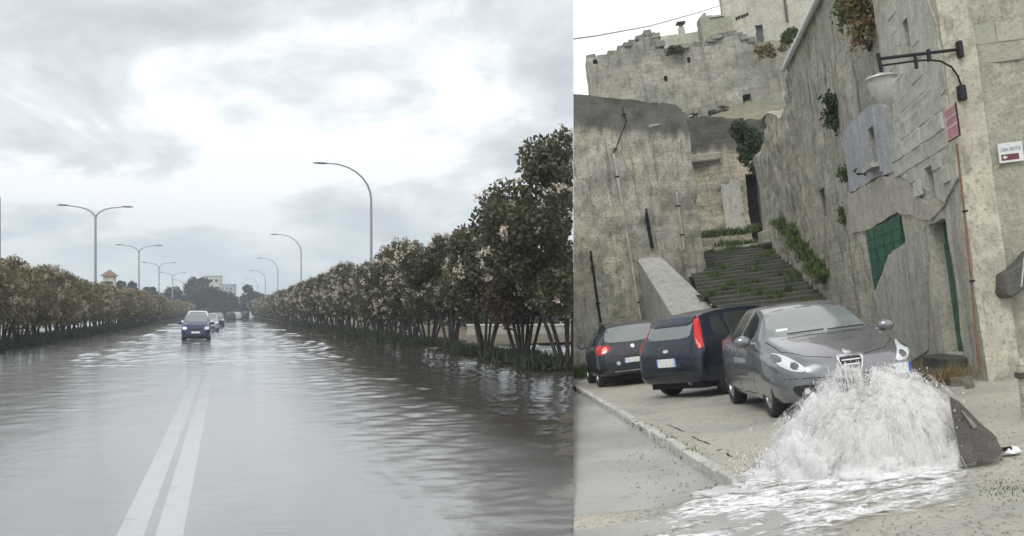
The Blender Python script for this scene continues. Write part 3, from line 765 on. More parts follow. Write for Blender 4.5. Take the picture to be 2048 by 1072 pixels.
def wheel(parent, x, y, r, wd, side, hub='alloy'):
    bm = bmesh.new(); w2 = wd/2
    lathe(bm, [(r*.66, -w2*.85), (r*.80, -w2), (r*.93, -w2*.98), (r*.995, -w2*.72), (r, -w2*.3), (r, w2*.3), (r*.995, w2*.72), (r*.93, w2*.98), (r*.80, w2), (r*.66, w2*.85), (r*.66, -w2*.85)], 32, 'Y', (x, y, r))
    bmesh.ops.recalc_face_normals(bm, faces=bm.faces[:]); ty = obj('wheel', bm, m_tyre, parent, 40)
    yo = y+side*w2*.75; bm = bmesh.new()
    lathe(bm, [(r*.67, yo-side*.12), (r*.67, yo), (r*.62, yo+side*.006), (r*.60, yo-side*.02)], 32, 'Y', (x, 0, r))
    lathe(bm, [(.001, yo+side*.005), (r*.14, yo+side*.002), (r*.16, yo-side*.03)], 16, 'Y', (x, 0, r))
    ns = 5 if hub == 'alloy' else 8
    for k in range(ns):
        for dd in ((-.13, .13) if hub == 'alloy' else (0,)):
            a = 2*math.pi*k/ns+.3+dd; a2 = 2*math.pi*k/ns+.3+dd*1.7; hw = r*(.05 if hub == 'alloy' else .11)
            c0, s0, c1, s1 = math.cos(a), math.sin(a), math.cos(a2), math.sin(a2); q = []
            for yy in (yo-side*.03, yo-side*.004):
                for (rr, cc, ss) in ((r*.12, c0, s0), (r*.63, c1, s1)):
                    for e in (-1, 1): q.append(bm.verts.new((x+rr*cc-ss*hw*e, yy, r+rr*ss+cc*hw*e)))
            for f_ in ((4, 5, 7, 6), (0, 4, 6, 2), (1, 3, 7, 5), (0, 1, 5, 4), (2, 6, 7, 3)): bm.faces.new([q[i] for i in f_])
    bmesh.ops.recalc_face_normals(bm, faces=bm.faces[:]); obj('rim', bm, m_alloy, ty, 30)
    bm = bmesh.new(); lathe(bm, [(.001, yo-side*.06), (r*.66, yo-side*.06)], 24, 'Y', (x, 0, r)); obj('brake_disc', bm, m_seam, ty)
def car(name, Mw, lab, cat, pm, S, group=None):
    root = empty(name, Mw, lab, cat, group)
    bm = body_mesh(S['st']); bvh = BVHTree.FromBMesh(bm); body = tmpobj(bm)
    xf, xr, rw, wd = S['xf'], S['xr'], S['r'], S['w']
    bm2 = bmesh.new()
    for x in (xf, xr):
        for sg in (-1, 1):
            c = bmesh.ops.create_cone(bm2, cap_ends=True, segments=36, radius1=rw+.055, radius2=rw+.055, depth=.44)
            for v in c['verts']: v.co = Vector((x+v.co.x, sg*(wd-.12)+v.co.z, rw+.01+v.co.y))
    cut = tmpobj(bm2); md = body.modifiers.new('b', 'BOOLEAN'); md.operation = 'DIFFERENCE'; md.object = cut; md.solver = 'EXACT'
    bpy.context.view_layer.update(); apply_mods(body); bpy.data.objects.remove(cut)
    me = body.data; bpy.data.objects.remove(body); me.name = 'body'; me.materials.clear()
    b = obj('body', me, pm, root, 38)
    bm = bbox(xr-.55, xf+.5, -wd+.18, wd-.18, rw*.55, rw*1.5); obj('underbody', bm, m_seam, root)
    for x in (xf, xr):
        for sg in (-1, 1): wheel(root, x, sg*(wd-.125), rw, .2, sg, S.get('hub', 'alloy'))
    for spec in S['patches']:
        nm, poly, mode, mm, off = spec[:5]; rd_ = spec[5] if len(spec) > 5 else 1; par = root
        o_ = obj(nm, patch(bvh, poly, mode, off, round_=rd_), mm, root, 40)
        for sub in (spec[6] if len(spec) > 6 else ()):
            obj(sub[0], patch(bvh, sub[1], mode, sub[3], round_=1), sub[2], o_, 40)
    bm = bmesh.new()
    for ln_, mode in S['seams']: seam(bvh, ln_, mode, bm=bm)
    obj('panel_gaps', bm, m_seam, root)
    for sg in (-1, 1):
        mx, mz = S['mirror']; bm = bmesh.new(); r_ = bmesh.ops.create_uvsphere(bm, u_segments=14, v_segments=9, radius=1)
        for v in r_['verts']:
            v.co = Vector((mx+.075*v.co.x+(.02 if v.co.x < 0 else 0), sg*(wd+.08)+.115*v.co.y, mz+.085*v.co.z))
        tube(bm, [(mx, sg*(wd-.12), mz-.06), (mx, sg*(wd+.02), mz-.03)], [.03, .025], 6)
        mo = obj('wing_mirror', bm, S.get('mirmat', pm), root, 60)
        bm = bmesh.new(); lathe(bm, [(.001, 0), (.07, 0)], 12, 'Y'); 
        for v in bm.verts: v.co = Vector((mx-.078, sg*(wd+.08)+v.co.x*1.2, mz+v.co.z*.9))
        obj('mirror_glass', bm, m_lensd, mo)
        for hx, hz in S['handles']:
            c_, n2 = hit(bvh, 'left' if sg > 0 else 'right', hx, hz)
            bm = bmesh.new(); tube(bm, [c_+Vector((-.10, sg*.005, 0)), c_+Vector((-.08, sg*.03, 0)), c_+Vector((.08, sg*.03, .003)), c_+Vector((.10, sg*.005, .003))], .012, 6)
            obj('door_handle', bm, S.get('handmat', pm), root, 60)
    for (bx, by, bz, tilt, hgt) in S.get('plates', ()):
        bm = bbox(-.006, .006, -.26, .26, -.055 if not hgt else -hgt, .055 if not hgt else hgt, bev=.003)
        po = obj('number_plate', bm, m_plate, root); po.matrix_local = Matrix.Translation((bx, by, bz)) @ Matrix.Rotation(tilt, 4, 'Y')
    return root, bvh
def mir(poly): return [(-a, b) for a, b in poly]
# --- grey hatchback facing the camera
A = dict(xf=1.30, xr=-1.33, r=.325, w=.90, hub='alloy', mirror=(.62, 1.0), handles=((-.28, .80), (-1.02, .86)), mirmat=p_grey,
 st=[(2.17, .34, .52, .60, .40, .26), (2.13, .25, .60, .675, .60, .42), (2.03, .20, .66, .74, .74, .54), (1.82, .185, .72, .815, .84, .62), (1.5, .18, .785, .90, .885, .69), (1.1, .18, .855, .975, .90, .72),
     (.86, .18, .885, 1.02, .90, .73), (.45, .18, .905, 1.225, .90, .66), (.12, .18, .915, 1.37, .90, .60), (-.15, .18, .92, 1.43, .90, .585), (-.5, .18, .93, 1.46, .90, .58), (-1.0, .18, .95, 1.445, .90, .575),
     (-1.45, .18, .98, 1.37, .89, .56), (-1.75, .20, 1.0, 1.22, .87, .56), (-1.98, .22, .98, 1.06, .82, .60), (-2.1, .28, .85, .92, .72, .55), (-2.16, .38, .7, .78, .55, .42)])
shield = [(-.155, .735), (.155, .735), (.165, .69), (.10, .52), (0, .40), (-.10, .52), (-.165, .69)]
sh_in = [(a*.84, .40+(b-.40)*.86+.015) for a, b in shield]
hl = [(-.845, .80), (-.78, .835), (-.70, .80), (-.60, .70), (-.53, .61), (-.58, .585), (-.70, .61), (-.80, .68)]
A['patches'] = [
 ('windscreen', [(.86, -.70), (.93, 0), (.86, .70), (.16, .56), (.09, .3), (.07, 0), (.09, -.3), (.16, -.56)], 'top', m_glass, .006),
 ('rear_window', [(-1.5, -.5), (-1.5, .5), (-1.95, .55), (-1.95, -.55)], 'top', m_glass2, .006),
 *[('side_window', [(.52, 1.0), (.14, 1.29), (-.2, 1.38), (-.34, 1.385), (-.34, .965)], sd, m_glass2, .005) for sd in ('left', 'right')],
 *[('side_window', [(-.42, .97), (-.42, 1.385), (-.9, 1.37), (-1.3, 1.27), (-1.42, 1.1), (-1.15, 1.0)], sd, m_glass2, .005) for sd in ('left', 'right')],
 ('grille', shield, 'front', m_chrome, .022, 1, (('grille_mesh', sh_in, m_plas, .026),) + tuple(('grille_bar', [(-.12+.02*i, .67-.055*i), (.12-.02*i, .67-.055*i), (.12-.02*i, .655-.055*i), (-.12+.02*i, .655-.055*i)], m_chrome, .036) for i in range(4))),
 ('emblem', [(.05*math.cos(R(a)), .745+.045*math.sin(R(a))) for a in range(0, 360, 45)], 'front', m_chrome, .034),
 ('headlight', hl, 'front', m_lens, .014, 2, (('lamp_lens', [(-.79+.055*math.cos(R(a)), .765+.05*math.sin(R(a))) for a in range(0, 360, 60)], m_lensd, .020), ('lamp_lens', [(-.655+.05*math.cos(R(a)), .665+.045*math.sin(R(a))) for a in range(0, 360, 60)], m_lensd, .020))),
 ('headlight', mir(hl), 'front', m_lens, .014, 2, (('lamp_lens', [(.79+.055*math.cos(R(a)), .765+.05*math.sin(R(a))) for a in range(0, 360, 60)], m_lensd, .020), ('lamp_lens', [(.655+.05*math.cos(R(a)), .665+.045*math.sin(R(a))) for a in range(0, 360, 60)], m_lensd, .020))),
 ('lower_grille', [(-.38, .40), (.38, .40), (.34, .27), (-.34, .27)], 'front', m_plas, .008),
 ('air_intake', [(-.72, .43), (-.46, .44), (-.42, .29), (-.62, .28), (-.70, .33)], 'front', m_plas, .01, 2, (('fog_lamp', [(-.56+.04*math.cos(R(a)), .36+.04*math.sin(R(a))) for a in range(0, 360, 60)], m_fog, .02),)),
 ('air_intake', mir([(-.72, .43), (-.46, .44), (-.42, .29), (-.62, .28), (-.70, .33)]), 'front', m_plas, .01, 2, (('fog_lamp', [(.56+.04*math.cos(R(a)), .36+.04*math.sin(R(a))) for a in range(0, 360, 60)], m_fog, .02),)),
 ('road_tax_disc', [(.72, -.52), (.72, -.36), (.66, -.36), (.66, -.52)], 'top', m_white, .012, 0)]
A['seams'] = [([(.70, .98), (.72, .6), (.66, .28), (-.3, .26), (-.36, .6), (-.36, .95)], s_) for s_ in ('left', 'right')] + \
             [([(-.38, .95), (-.40, .28), (-.85, .27), (-1.0, .62), (-1.2, .95)], s_) for s_ in ('left', 'right')] + \
             [([(.95, -.74), (1.6, -.70), (1.95, -.50), (2.06, -.2)], 'top'), ([(.95, .74), (1.6, .70), (1.95, .50), (2.06, .2)], 'top'), ([(-.78, .52), (-.2, .50), (.2, .50), (.78, .52)], 'front')]
A['plates'] = ((2.135, .46, .50, R(6), .065),)
fw = gnd(1552, 834); 
aimA = math.atan2(-1, -.035)
axle_off = .80
hv = Vector((math.cos(aimA), math.sin(aimA), 0)); rv = Vector((hv.y, -hv.x, 0))
cA = fw - rv*axle_off - hv*1.30
MA = MR @ Matrix.Translation((cA.x, cA.y, 0)) @ Matrix.Rotation(aimA, 4, 'Z')
rootA, bvA = car('grey_hatchback', MA, 'grey hatchback parked nose forward right behind the gushing water', 'car', p_grey, A)
bm = bmesh.new()
for yy in (-.42, .12): tube(bm, [hit(bvA, 'top', .88, yy)[0]+Vector((0, 0, .03)), hit(bvA, 'top', .84, yy+.5)[0]+Vector((0, 0, .025))], .009, 5)
obj('windscreen_wiper', bm, m_plas, rootA)
# --- navy high hatchback seen from behind
B = dict(xf=1.24, xr=-1.24, r=.30, w=.86, hub='cap', mirror=(.75, 1.02), handles=((-.22, .84), (-1.0, .88)),
 st=[(1.98, .3, .52, .62, .50, .35), (1.92, .24, .64, .74, .68, .5), (1.7, .22, .76, .88, .80, .62), (1.3, .22, .86, 1.0, .85, .68), (1.0, .22, .92, 1.08, .86, .70), (.55, .22, .95, 1.34, .86, .64), (.25, .22, .95, 1.46, .86, .62),
     (-.2, .22, .96, 1.53, .86, .615), (-.9, .22, .97, 1.54, .86, .61), (-1.4, .22, .98, 1.50, .86, .59), (-1.66, .24, .98, 1.43, .85, .575), (-1.82, .26, .96, 1.24, .835, .60), (-1.90, .28, .90, 1.08, .81, .64), (-1.96, .3, .80, .96, .76, .62), (-2.0, .36, .70, .80, .66, .5)])
B['patches'] = [
 ('windscreen', [(.95, -.62), (.98, 0), (.95, .62), (.33, .56), (.30, 0), (.33, -.56)], 'top', m_glass, .006),
 ('rear_window', [(-.56, 1.06), (.56, 1.06), (.52, 1.40), (-.52, 1.40)], 'rear', m_glass, .008),
 *[('side_window', [(.72, 1.03), (.34, 1.36), (.0, 1.44), (-.22, 1.445), (-.22, 1.0)], sd, m_glass2, .005) for sd in ('left', 'right')],
 *[('side_window', [(-.30, 1.0), (-.30, 1.445), (-.95, 1.44), (-1.08, 1.38), (-1.08, 1.02)], sd, m_glass2, .005) for sd in ('left', 'right')],
 *[('side_window', [(-1.16, 1.04), (-1.16, 1.38), (-1.42, 1.38), (-1.5, 1.08)], sd, m_glass2, .005) for sd in ('left', 'right')],
 *[('tail_light', [(-.85, 1.44), (-.765, 1.45), (-.74, 1.2), (-.735, .88), (-.84, .86), (-.87, 1.1)], md_, m_red, .012, 0) for md_ in ('rr', 'rl')],
 ('plate_recess', [(-.32, .74), (.32, .74), (.32, .56), (-.32, .56)], 'rear', m_plas, .004, 0),
 ('emblem', [(.075*math.cos(R(a)), .86+.032*math.sin(R(a))) for a in range(0, 360, 30)], 'rear', m_chrome, .016),
 ('rear_bumper_guard', [(-.74, .50), (.74, .50), (.72, .42), (-.72, .42)], 'rear', m_plas, .012, 1),
 ('roof_spoiler', [(-1.60, -.54), (-1.60, .54), (-1.79, .52), (-1.79, -.52)], 'top', p_navy, .03, 1)]
B['seams'] = [([(.72, 1.0), (.74, .6), (.66, .30), (-.2, .30), (-.25, .6), (-.25, 1.0)], s_) for s_ in ('left', 'right')] + \
             [([(-.27, 1.0), (-.29, .3), (-.75, .3), (-.92, .62), (-1.12, 1.0)], s_) for s_ in ('left', 'right')] + \
             [([(-.66, 1.42), (-.62, .95), (-.60, .56), (.60, .56), (.62, .95), (.66, 1.42)], 'rear'), ([(-.8, .70), (.8, .70)], 'rear')]
B['plates'] = ((-2.012, 0, .655, R(-4), .075),)
w2 = gnd(1346, 790); aimB = R(90-55)
hv = Vector((math.cos(aimB), math.sin(aimB), 0)); lv = Vector((-hv.y, hv.x, 0))
cB = w2 - lv*.74 + hv*1.24
MB_ = MR @ Matrix.Translation((cB.x, cB.y, 0)) @ Matrix.Rotation(aimB, 4, 'Z')
rootB, bvB = car('navy_hatchback', MB_, 'navy tall hatchback with long upright red tail lights, middle of three parked cars', 'car', p_navy, B)
o = obj('exhaust_tailpipe', tubem([(-1.95, -.45, .27), (-1.75, -.45, .27)], .03, 10), m_chrome, rootB, 60)
# --- charcoal hatchback at far left
C = dict(xf=1.3, xr=-1.3, r=.31, w=.87, hub='alloy', mirror=(.7, 1.02), handles=((-.22, .84), (-1.0, .88)),
 st=[(2.05, .3, .52, .62, .50, .35), (1.98, .24, .64, .74, .70, .5), (1.7, .22, .76, .88, .82, .62), (1.3, .22, .86, 1.0, .86, .68), (1.0, .22, .92, 1.07, .87, .70), (.5, .22, .95, 1.36, .87, .64), (.2, .22, .95, 1.47, .87, .62),
     (-.2, .22, .96, 1.53, .87, .615), (-.9, .22, .97, 1.53, .87, .61), (-1.4, .22, .98, 1.49, .87, .60), (-1.7, .24, .98, 1.40, .86, .60), (-1.88, .26, .97, 1.16, .84, .64), (-1.98, .28, .92, 1.02, .80, .66), (-2.06, .32, .78, .88, .74, .6), (-2.1, .38, .66, .74, .64, .5)])
C['patches'] = [
 ('windscreen', [(.95, -.62), (.98, 0), (.95, .62), (.33, .56), (.30, 0), (.33, -.56)], 'top', m_glass, .006),
 ('rear_window', [(-.66, 1.06), (0, 1.03), (.66, 1.06), (.56, 1.40), (0, 1.42), (-.56, 1.40)], 'rear', m_glass, .008),
 *[('side_window', [(.66, 1.03), (.30, 1.36), (.0, 1.44), (-.22, 1.445), (-.22, 1.0)], sd, m_glass2, .005) for sd in ('left', 'right')],
 *[('side_window', [(-.30, 1.0), (-.30, 1.445), (-.95, 1.42), (-1.38, 1.32), (-1.45, 1.1), (-1.2, 1.02)], sd, m_glass2, .005) for sd in ('left', 'right')],
 *[('tail_light', (lambda p: p if k < 0 else mir(p))([(-.52, .98), (-.80, 1.02), (-.84, .80), (-.74, .78), (-.55, .86)]), 'rear', m_red, .012, 1, (('reversing_lamp', (lambda p: p if k < 0 else mir(p))([(-.60, .88), (-.74, .86), (-.74, .81), (-.62, .83)]), m_fog, .018),)) for k in (-1, 1)],
 *[('tail_light', [(-1.66, 1.03), (-1.93, 1.0), (-1.97, .84), (-1.74, .84)], sd, m_red, .008, 1) for sd in ('left', 'right')],
 ('emblem', [(.05*math.cos(R(a)), .93+.05*math.sin(R(a))) for a in range(0, 360, 45)], 'rear', m_chrome, .016),
 ('fog_reflector', [(.38+.055*math.cos(R(a)), .56+.05*math.sin(R(a))) for a in range(0, 360, 45)], 'rear', m_fog, .012),
 ('bumper_trim', [(-.5, .38), (.5, .38), (.5, .355), (-.5, .355)], 'rear', m_alloy, .012, 0),
 ('plate_recess', [(-.32, .68), (.32, .68), (.32, .54), (-.32, .54)], 'rear', m_plas, .004, 0)]
C['seams'] = B['seams'][:4] + [([(-.72, 1.42), (-.70, .95), (-.60, .72), (.60, .72), (.70, .95), (.72, 1.42)], 'rear')]
C['plates'] = ((-2.112, 0, .61, R(-4), .058),)
w3 = gnd(1204, 775); aimC = R(91)
hv = Vector((math.cos(aimC), math.sin(aimC), 0)); lv = Vector((-hv.y, hv.x, 0))
cC = w3 - lv*.76 + hv*1.3
MC_ = MR @ Matrix.Translation((cC.x, cC.y, 0)) @ Matrix.Rotation(aimC, 4, 'Z')
car('charcoal_hatchback', MC_, 'charcoal hatchback parked farthest left against the old wall, rear to the camera', 'car', p_black, C)
# --- oncoming traffic on the flooded road
D = dict(xf=1.15, xr=-1.15, r=.29, w=.80, hub='cap', mirror=(.72, 1.02), handles=((-.22, .84),),
 st=[(1.78, .3, .55, .70, .55, .38), (1.72, .24, .68, .84, .70, .52), (1.5, .22, .80, .96, .77, .62), (1.2, .22, .88, 1.04, .79, .66), (.95, .22, .93, 1.10, .80, .67), (.45, .22, .95, 1.40, .80, .62), (.2, .22, .95, 1.50, .80, .60),
     (-.2, .22, .96, 1.54, .80, .60), (-.9, .22, .97, 1.54, .80, .60), (-1.4, .22, .98, 1.50, .80, .60), (-1.65, .24, .98, 1.30, .79, .60), (-1.76, .3, .8, 1.0, .7, .5)])
D['patches'] = [
 ('windscreen', [(.92, -.62), (.97, 0), (.92, .62), (.30, .56), (.27, 0), (.30, -.56)], 'top', m_glass, .006),
 *[('side_window', [(.66, 1.03), (.30, 1.38), (-.22, 1.44), (-1.2, 1.42), (-1.3, 1.02)], sd, m_glass2, .005) for sd in ('left', 'right')],
 *[('headlight', (lambda p: p if k < 0 else mir(p))([(-.74, .82), (-.50, .84), (-.46, .68), (-.70, .66)]), 'front', m_lens, .012) for k in (-1, 1)],
 ('grille', [(-.34, .74), (.34, .74), (.30, .62), (-.30, .62)], 'front', m_plas, .008),
 ('lower_grille', [(-.5, .42), (.5, .42), (.46, .28), (-.46, .28)], 'front', m_plas, .008)]
D['seams'] = [([(.95, -.66), (1.5, -.62), (1.7, -.3)], 'top'), ([(.95, .66), (1.5, .62), (1.7, .3)], 'top')]
D['plates'] = ((1.785, 0, .52, R(3), .055),)
def onc(y, px, z=-.06, back=False):
    l = (px-450)*y/2081
    return Matrix.Translation(road_d(y, l, z)) @ Matrix.Rotation(RZ+(0 if back else math.pi), 4, 'Z')
GO = 'vehicles on the flooded road'
car('small_car', onc(58, 393), 'small deep blue car driving towards the camera through the flood', 'car', p_blue, D, GO)
import copy as _cp
VN = _cp.deepcopy({k: v for k, v in D.items() if k == 'st'}); VV = dict(D); VV['w'] = .84
VV['st'] = [(a, b, c_, d_*1.13 if d_ > 1.2 else d_, e_*1.05, f_*1.08) for a, b, c_, d_, e_, f_ in D['st']]
car('minivan', onc(67, 395.5), 'white roofed van close behind the blue car', 'van', p_wht, VV, GO)
r3, _ = car('small_car', onc(86, 419), 'pale silver car third in the oncoming line', 'car', p_sil, D, GO)
r4, _ = car('small_car', onc(112, 434), 'dark car last in the oncoming line', 'car', p_black, D, GO)
for k, (y, px) in enumerate(((175, 462), (190, 474), (200, 487))):
    c_ = copy_tree(r4 if k != 1 else r3, onc(y, px, -.05, True))
    c_['label'] = ['leftmost of three tiny cars driving away at the vanishing point', 'middle one of three tiny cars driving away at the vanishing point', 'rightmost of three tiny cars driving away at the vanishing point'][k]
# parked white vehicles behind the left row
c_ = copy_tree(r3, Matrix.Translation(road_d(66, -17, 0)) @ Matrix.Rotation(RZ, 4, 'Z')); c_['label'] = 'pale car parked behind the left oleanders, nearer of two'; c_['group'] = 'cars glimpsed through the left oleanders'
c_ = copy_tree(r3, Matrix.Translation(road_d(84, -16.5, 0)) @ Matrix.Rotation(RZ, 4, 'Z')); c_['label'] = 'pale car parked behind the left oleanders, farther of two'; c_['group'] = 'cars glimpsed through the left oleanders'
#PART2
# ================================================================== the town side
WA = Wall(gnd(1985, 762), (.150, 1))          # long facade running away up the alley; y = towards the alley
_c = WA.o.copy()
WB = Wall(_c, (1, 0))                                     # wall facing the camera; outward is -y
_l = gnd(1147, 757)
_ux = Vector((1.2, 1, 0)).normalized()
WC = Wall(_l-_ux*3, _ux)                                             # old wall on the left; outward is -y
def frontal(v): return Wall((0, v), (1, 0))
def n2(x, z, s=0.0, f=1.0): return noise.noise(Vector((x*f+s, s*1.7, z*f)))
def panel(poly, step, y0, thick, out, amp=.03, holes=(), rag=0.0, seed=0.0, ext=None, blocks=None, snap=False):
    """uneven masonry sheet in a wall's own plane: out=+1 means the seen face looks to +y"""
    xs0, xs1 = min(p[0] for p in poly), max(p[0] for p in poly); zs0, zs1 = min(p[1] for p in poly), max(p[1] for p in poly)
    def axis(a, b, extra):
        v = list(np.linspace(a, b, max(2, int((b-a)/step)+1)))
        for e in extra:
            if a < e < b:
                i = min(range(len(v)), key=lambda k: abs(v[k]-e)); v[i] = e
        return sorted(set(v))
    X = axis(xs0, xs1, [h[0] for h in holes]+[h[1] for h in holes]); Z = axis(zs0, zs1, [h[2] for h in holes]+[h[3] for h in holes])
    keep = set()
    for i in range(len(X)-1):
        for j in range(len(Z)-1):
            cx_, cz = (X[i]+X[i+1])/2, (Z[j]+Z[j+1])/2
            qx, qz = cx_+rag*n2(cx_, cz, seed+3, 2.2), cz+rag*n2(cx_, cz, seed+9, 2.2)
            if inpoly(qx, qz, poly) and not any(h[0] < cx_ < h[1] and h[2] < cz < h[3] for h in holes): keep.add((i, j))
    bm = bmesh.new(); F_, B_ = {}, {}
    def dv(i, j):
        x, z = X[i], Z[j]; d = amp*(n2(x, z, seed, 1.1)*1.2+n2(x, z, seed+5, 3.5)*.7)
        if blocks:
            bw, bh, ba = blocks; row = math.floor(z/bh+.15*n2(x, z, 2, .8)); colm = math.floor(x/bw+(.5 if row % 2 else 0)+.2*n2(x, row, 4, 1))
            d += ba*(random.Random(row*911+colm*37+int(seed*10)).random()-.5)
        return (x+.25*step*n2(x, z, seed+7, 6), y0+out*d, z+.25*step*n2(x, z, seed+8, 6))
    def fv(i, j):
        if (i, j) not in F_: F_[i, j] = bm.verts.new(dv(i, j))
        return F_[i, j]
    def bv(i, j):
        if (i, j) not in B_: B_[i, j] = bm.verts.new((fv(i, j).co.x, y0-out*thick, fv(i, j).co.z))
        return B_[i, j]
    if snap:
        for (i, j) in keep:
            if (i, j+1) in keep: continue
            for ii in (i, i+1):
                if (ii, j+2) in F_: continue
                v = fv(ii, j+1); x = X[ii]; tz = None
                for a_, b_ in zip(poly, poly[1:]+poly[:1]):
                    if a_[0] != b_[0] and min(a_[0], b_[0]) <= x <= max(a_[0], b_[0]):
                        zq = a_[1]+(b_[1]-a_[1])*(x-a_[0])/(b_[0]-a_[0]); tz = zq if tz is None else max(tz, zq)
                if tz is not None and abs(v.co.z-tz) < step*1.6: v.co.z = tz+.02*n2(x, tz, seed, 4)
    for i, j in keep:
        q = [fv(i, j), fv(i+1, j), fv(i+1, j+1), fv(i, j+1)]; bm.faces.new(q if out < 0 else q[::-1])
        for (di, dj, a, b) in ((-1, 0, (i, j+1), (i, j)), (1, 0, (i+1, j), (i+1, j+1)), (0, -1, (i, j), (i+1, j)), (0, 1, (i+1, j+1), (i, j+1))):
            if (i+di, j+dj) not in keep:
                q = [fv(*a), bv(*a), bv(*b), fv(*b)]; bm.faces.new(q if out < 0 else q[::-1])
    return bm
def sbox(bm, x0, x1, y0, y1, z0, z1): box(bm, min(x0, x1), max(x0, x1), min(y0, y1), max(y0, y1), z0, z1)
blockmeshes = []
for k in range(5):
    bm = bmesh.new(); box(bm, -.5, .5, -.5, .5, -.5, .5)
    bmesh.ops.bevel(bm, geom=bm.edges[:], offset=.05, segments=1, affect='EDGES')
    g = random.Random(k)
    for v in bm.verts: v.co += Vector((g.uniform(-.035, .035), g.uniform(-.06, .06), g.uniform(-.04, .04)))
    me = bpy.data.meshes.new('block'); bm.to_mesh(me); bm.free(); blockmeshes.append(me)
_bc = {}
def bmesh_for(m, k):
    if (m.name, k) not in _bc:
        me = blockmeshes[k].copy(); me.materials.append(m); _bc[m.name, k] = me
    return _bc[m.name, k]
def block(parent, cx_, cy_, cz, wx, wy, wz, m, name='stone_block', rz=0.0, ry=0.0):
    o = bpy.data.objects.new(name, bmesh_for(m, random.randrange(5))); link(o, parent)
    o.matrix_local = Matrix.Translation((cx_, cy_, cz)) @ Matrix.Rotation(rz, 4, 'Z') @ Matrix.Rotation(ry, 4, 'Y') @ Matrix.Diagonal((wx, wy, wz, 1))
    return o
def courses(parent, poly, bw, bh, y, out, m, limit=290, avoid=(), prob=1.0, seed=1):
    g = random.Random(seed); x0, x1 = min(p[0] for p in poly), max(p[0] for p in poly); z0, z1 = min(p[1] for p in poly), max(p[1] for p in poly)
    z = z0; n_ = 0
    while z < z1:
        h_ = bh*g.uniform(.88, 1.12); x = x0-g.random()*bw
        while x < x1:
            w_ = bw*g.uniform(.6, 1.35)
            cx_, cz = x+w_/2, z+h_/2
            if inpoly(cx_, cz, poly) and n_ < limit and g.random() < prob and not any(a-w_*.5 < cx_ < b+w_*.5 and c_-h_*.5 < cz < d_+h_*.5 for a, b, c_, d_ in avoid):
                pr = g.uniform(.004, .024); block(parent, cx_, y+out*(pr-.06), cz, w_-.009, .12, h_-.009, m); n_ += 1
            x += w_
        z += h_

# --- ground: parking level and the lower road beside the kerb
K0, K1 = gnd(1147, 769), gnd(1482, 965)
kd = (K1-K0).normalized(); K0 = K0-kd*2
def ground_part(name, poly, z, m, n=70, amp=.012):
    pass
t = NT('gravelly_paving'); f = t.noise(.7, 6, .6); g2_ = t.noise(24, 5, .75); h_ = t.noise(3.2, 6, .7); k_ = t.noise(.35, 5, .6, t.vec(loc=(5, 5, 5)))
c = t.mix(t.ramp(f, .38, .62), (.46, .435, .36), (.39, .38, .33)); c = t.mix(t.math('MULTIPLY', t.ramp(h_, .52, .68), .6), c, (.26, .245, .205))
c = t.mix(t.math('MULTIPLY', t.ramp(g2_, .50, .64), .7), c, (.15, .145, .125)); c = t.mix(t.math('MULTIPLY', t.ramp(k_, .55, .68), .6), c, (.38, .32, .23))
t.bump(t.math('ADD', g2_, t.math('MULTIPLY', h_, .8)), .7, .03)
m_pave = t.set(c, t.ramp(f, .35, .6, (.75,)*3, (.45,)*3), spec=.4)
t = NT('wet_concrete_road'); f = t.noise(.8, 6, .6, t.vec((1, .5, 1))); g2_ = t.noise(30, 5, .7); h_ = t.noise(4, 6, .7)
c = t.mix(t.ramp(f, .38, .62), (.40, .40, .365), (.32, .325, .305)); c = t.mix(t.math('MULTIPLY', t.ramp(h_, .54, .7), .5), c, (.24, .24, .215))
c = t.mix(t.math('MULTIPLY', t.ramp(g2_, .54, .68), .55), c, (.17, .17, .155))
t.bump(t.math('ADD', g2_, h_), .5, .02); m_lroad = t.set(c, t.ramp(f, .4, .6, (.6,)*3, (.35,)*3), spec=.5)
def grid_ground(name, x0, x1, y0, y1, step, zf, m, inside):
    bm = bmesh.new(); nx, ny = int((x1-x0)/step), int((y1-y0)/step); vs_ = {}
    def v(i, j):
        if (i, j) not in vs_:
            x, y = x0+i*step, y0+j*step; vs_[i, j] = bm.verts.new((x, y, zf(x, y)))
        return vs_[i, j]
    for i in range(nx):
        for j in range(ny):
            if inside(x0+(i+.5)*step, y0+(j+.5)*step): bm.faces.new((v(i, j), v(i+1, j), v(i+1, j+1), v(i, j+1)))
    clip(bm, MR, 1, False)
    return tag(obj(name, bm, m, smooth=180, mat=MR.copy()), kind='structure')
kn = Vector((kd.y, -kd.x, 0))     # right of the kerb line
if kn.x < 0: kn = -kn
def kside(x, y): return (Vector((x, y, 0))-Vector((K0.x, K0.y, 0))).dot(kn)
def kal(x, y): return (Vector((x, y, 0))-Vector((K0.x, K0.y, 0))).dot(kd)
KL = (K1-K0).length
def z_up(x, y):
    z = .018*noise.noise(Vector((x*.7, y*.7, 0)))+.008*noise.noise(Vector((x*3, y*3, 1)))
    a = kal(x, y); k = kside(x, y)
    if a > KL: z -= .10*min(1, (a-KL)/.8)
    if a <= KL+.3 and k < .02: z -= .10*min(1, max(0, (.04-k)/.05))
    return z
grid_ground('pavement', -2, 22, 2.6, 46, .12, z_up, m_pave, lambda x, y: True if kal(x, y) > KL-.2 else kside(x, y) > -.01)
def z_lo(x, y): return -.085+.012*noise.noise(Vector((x*.6, y*.6, 4)))+.004*noise.noise(Vector((x*4, y*4, 4)))
grid_ground('lower_road', -3, 6.5, 2.4, 32, .12, z_lo, m_lroad, lambda x, y: kside(x, y) < .08)
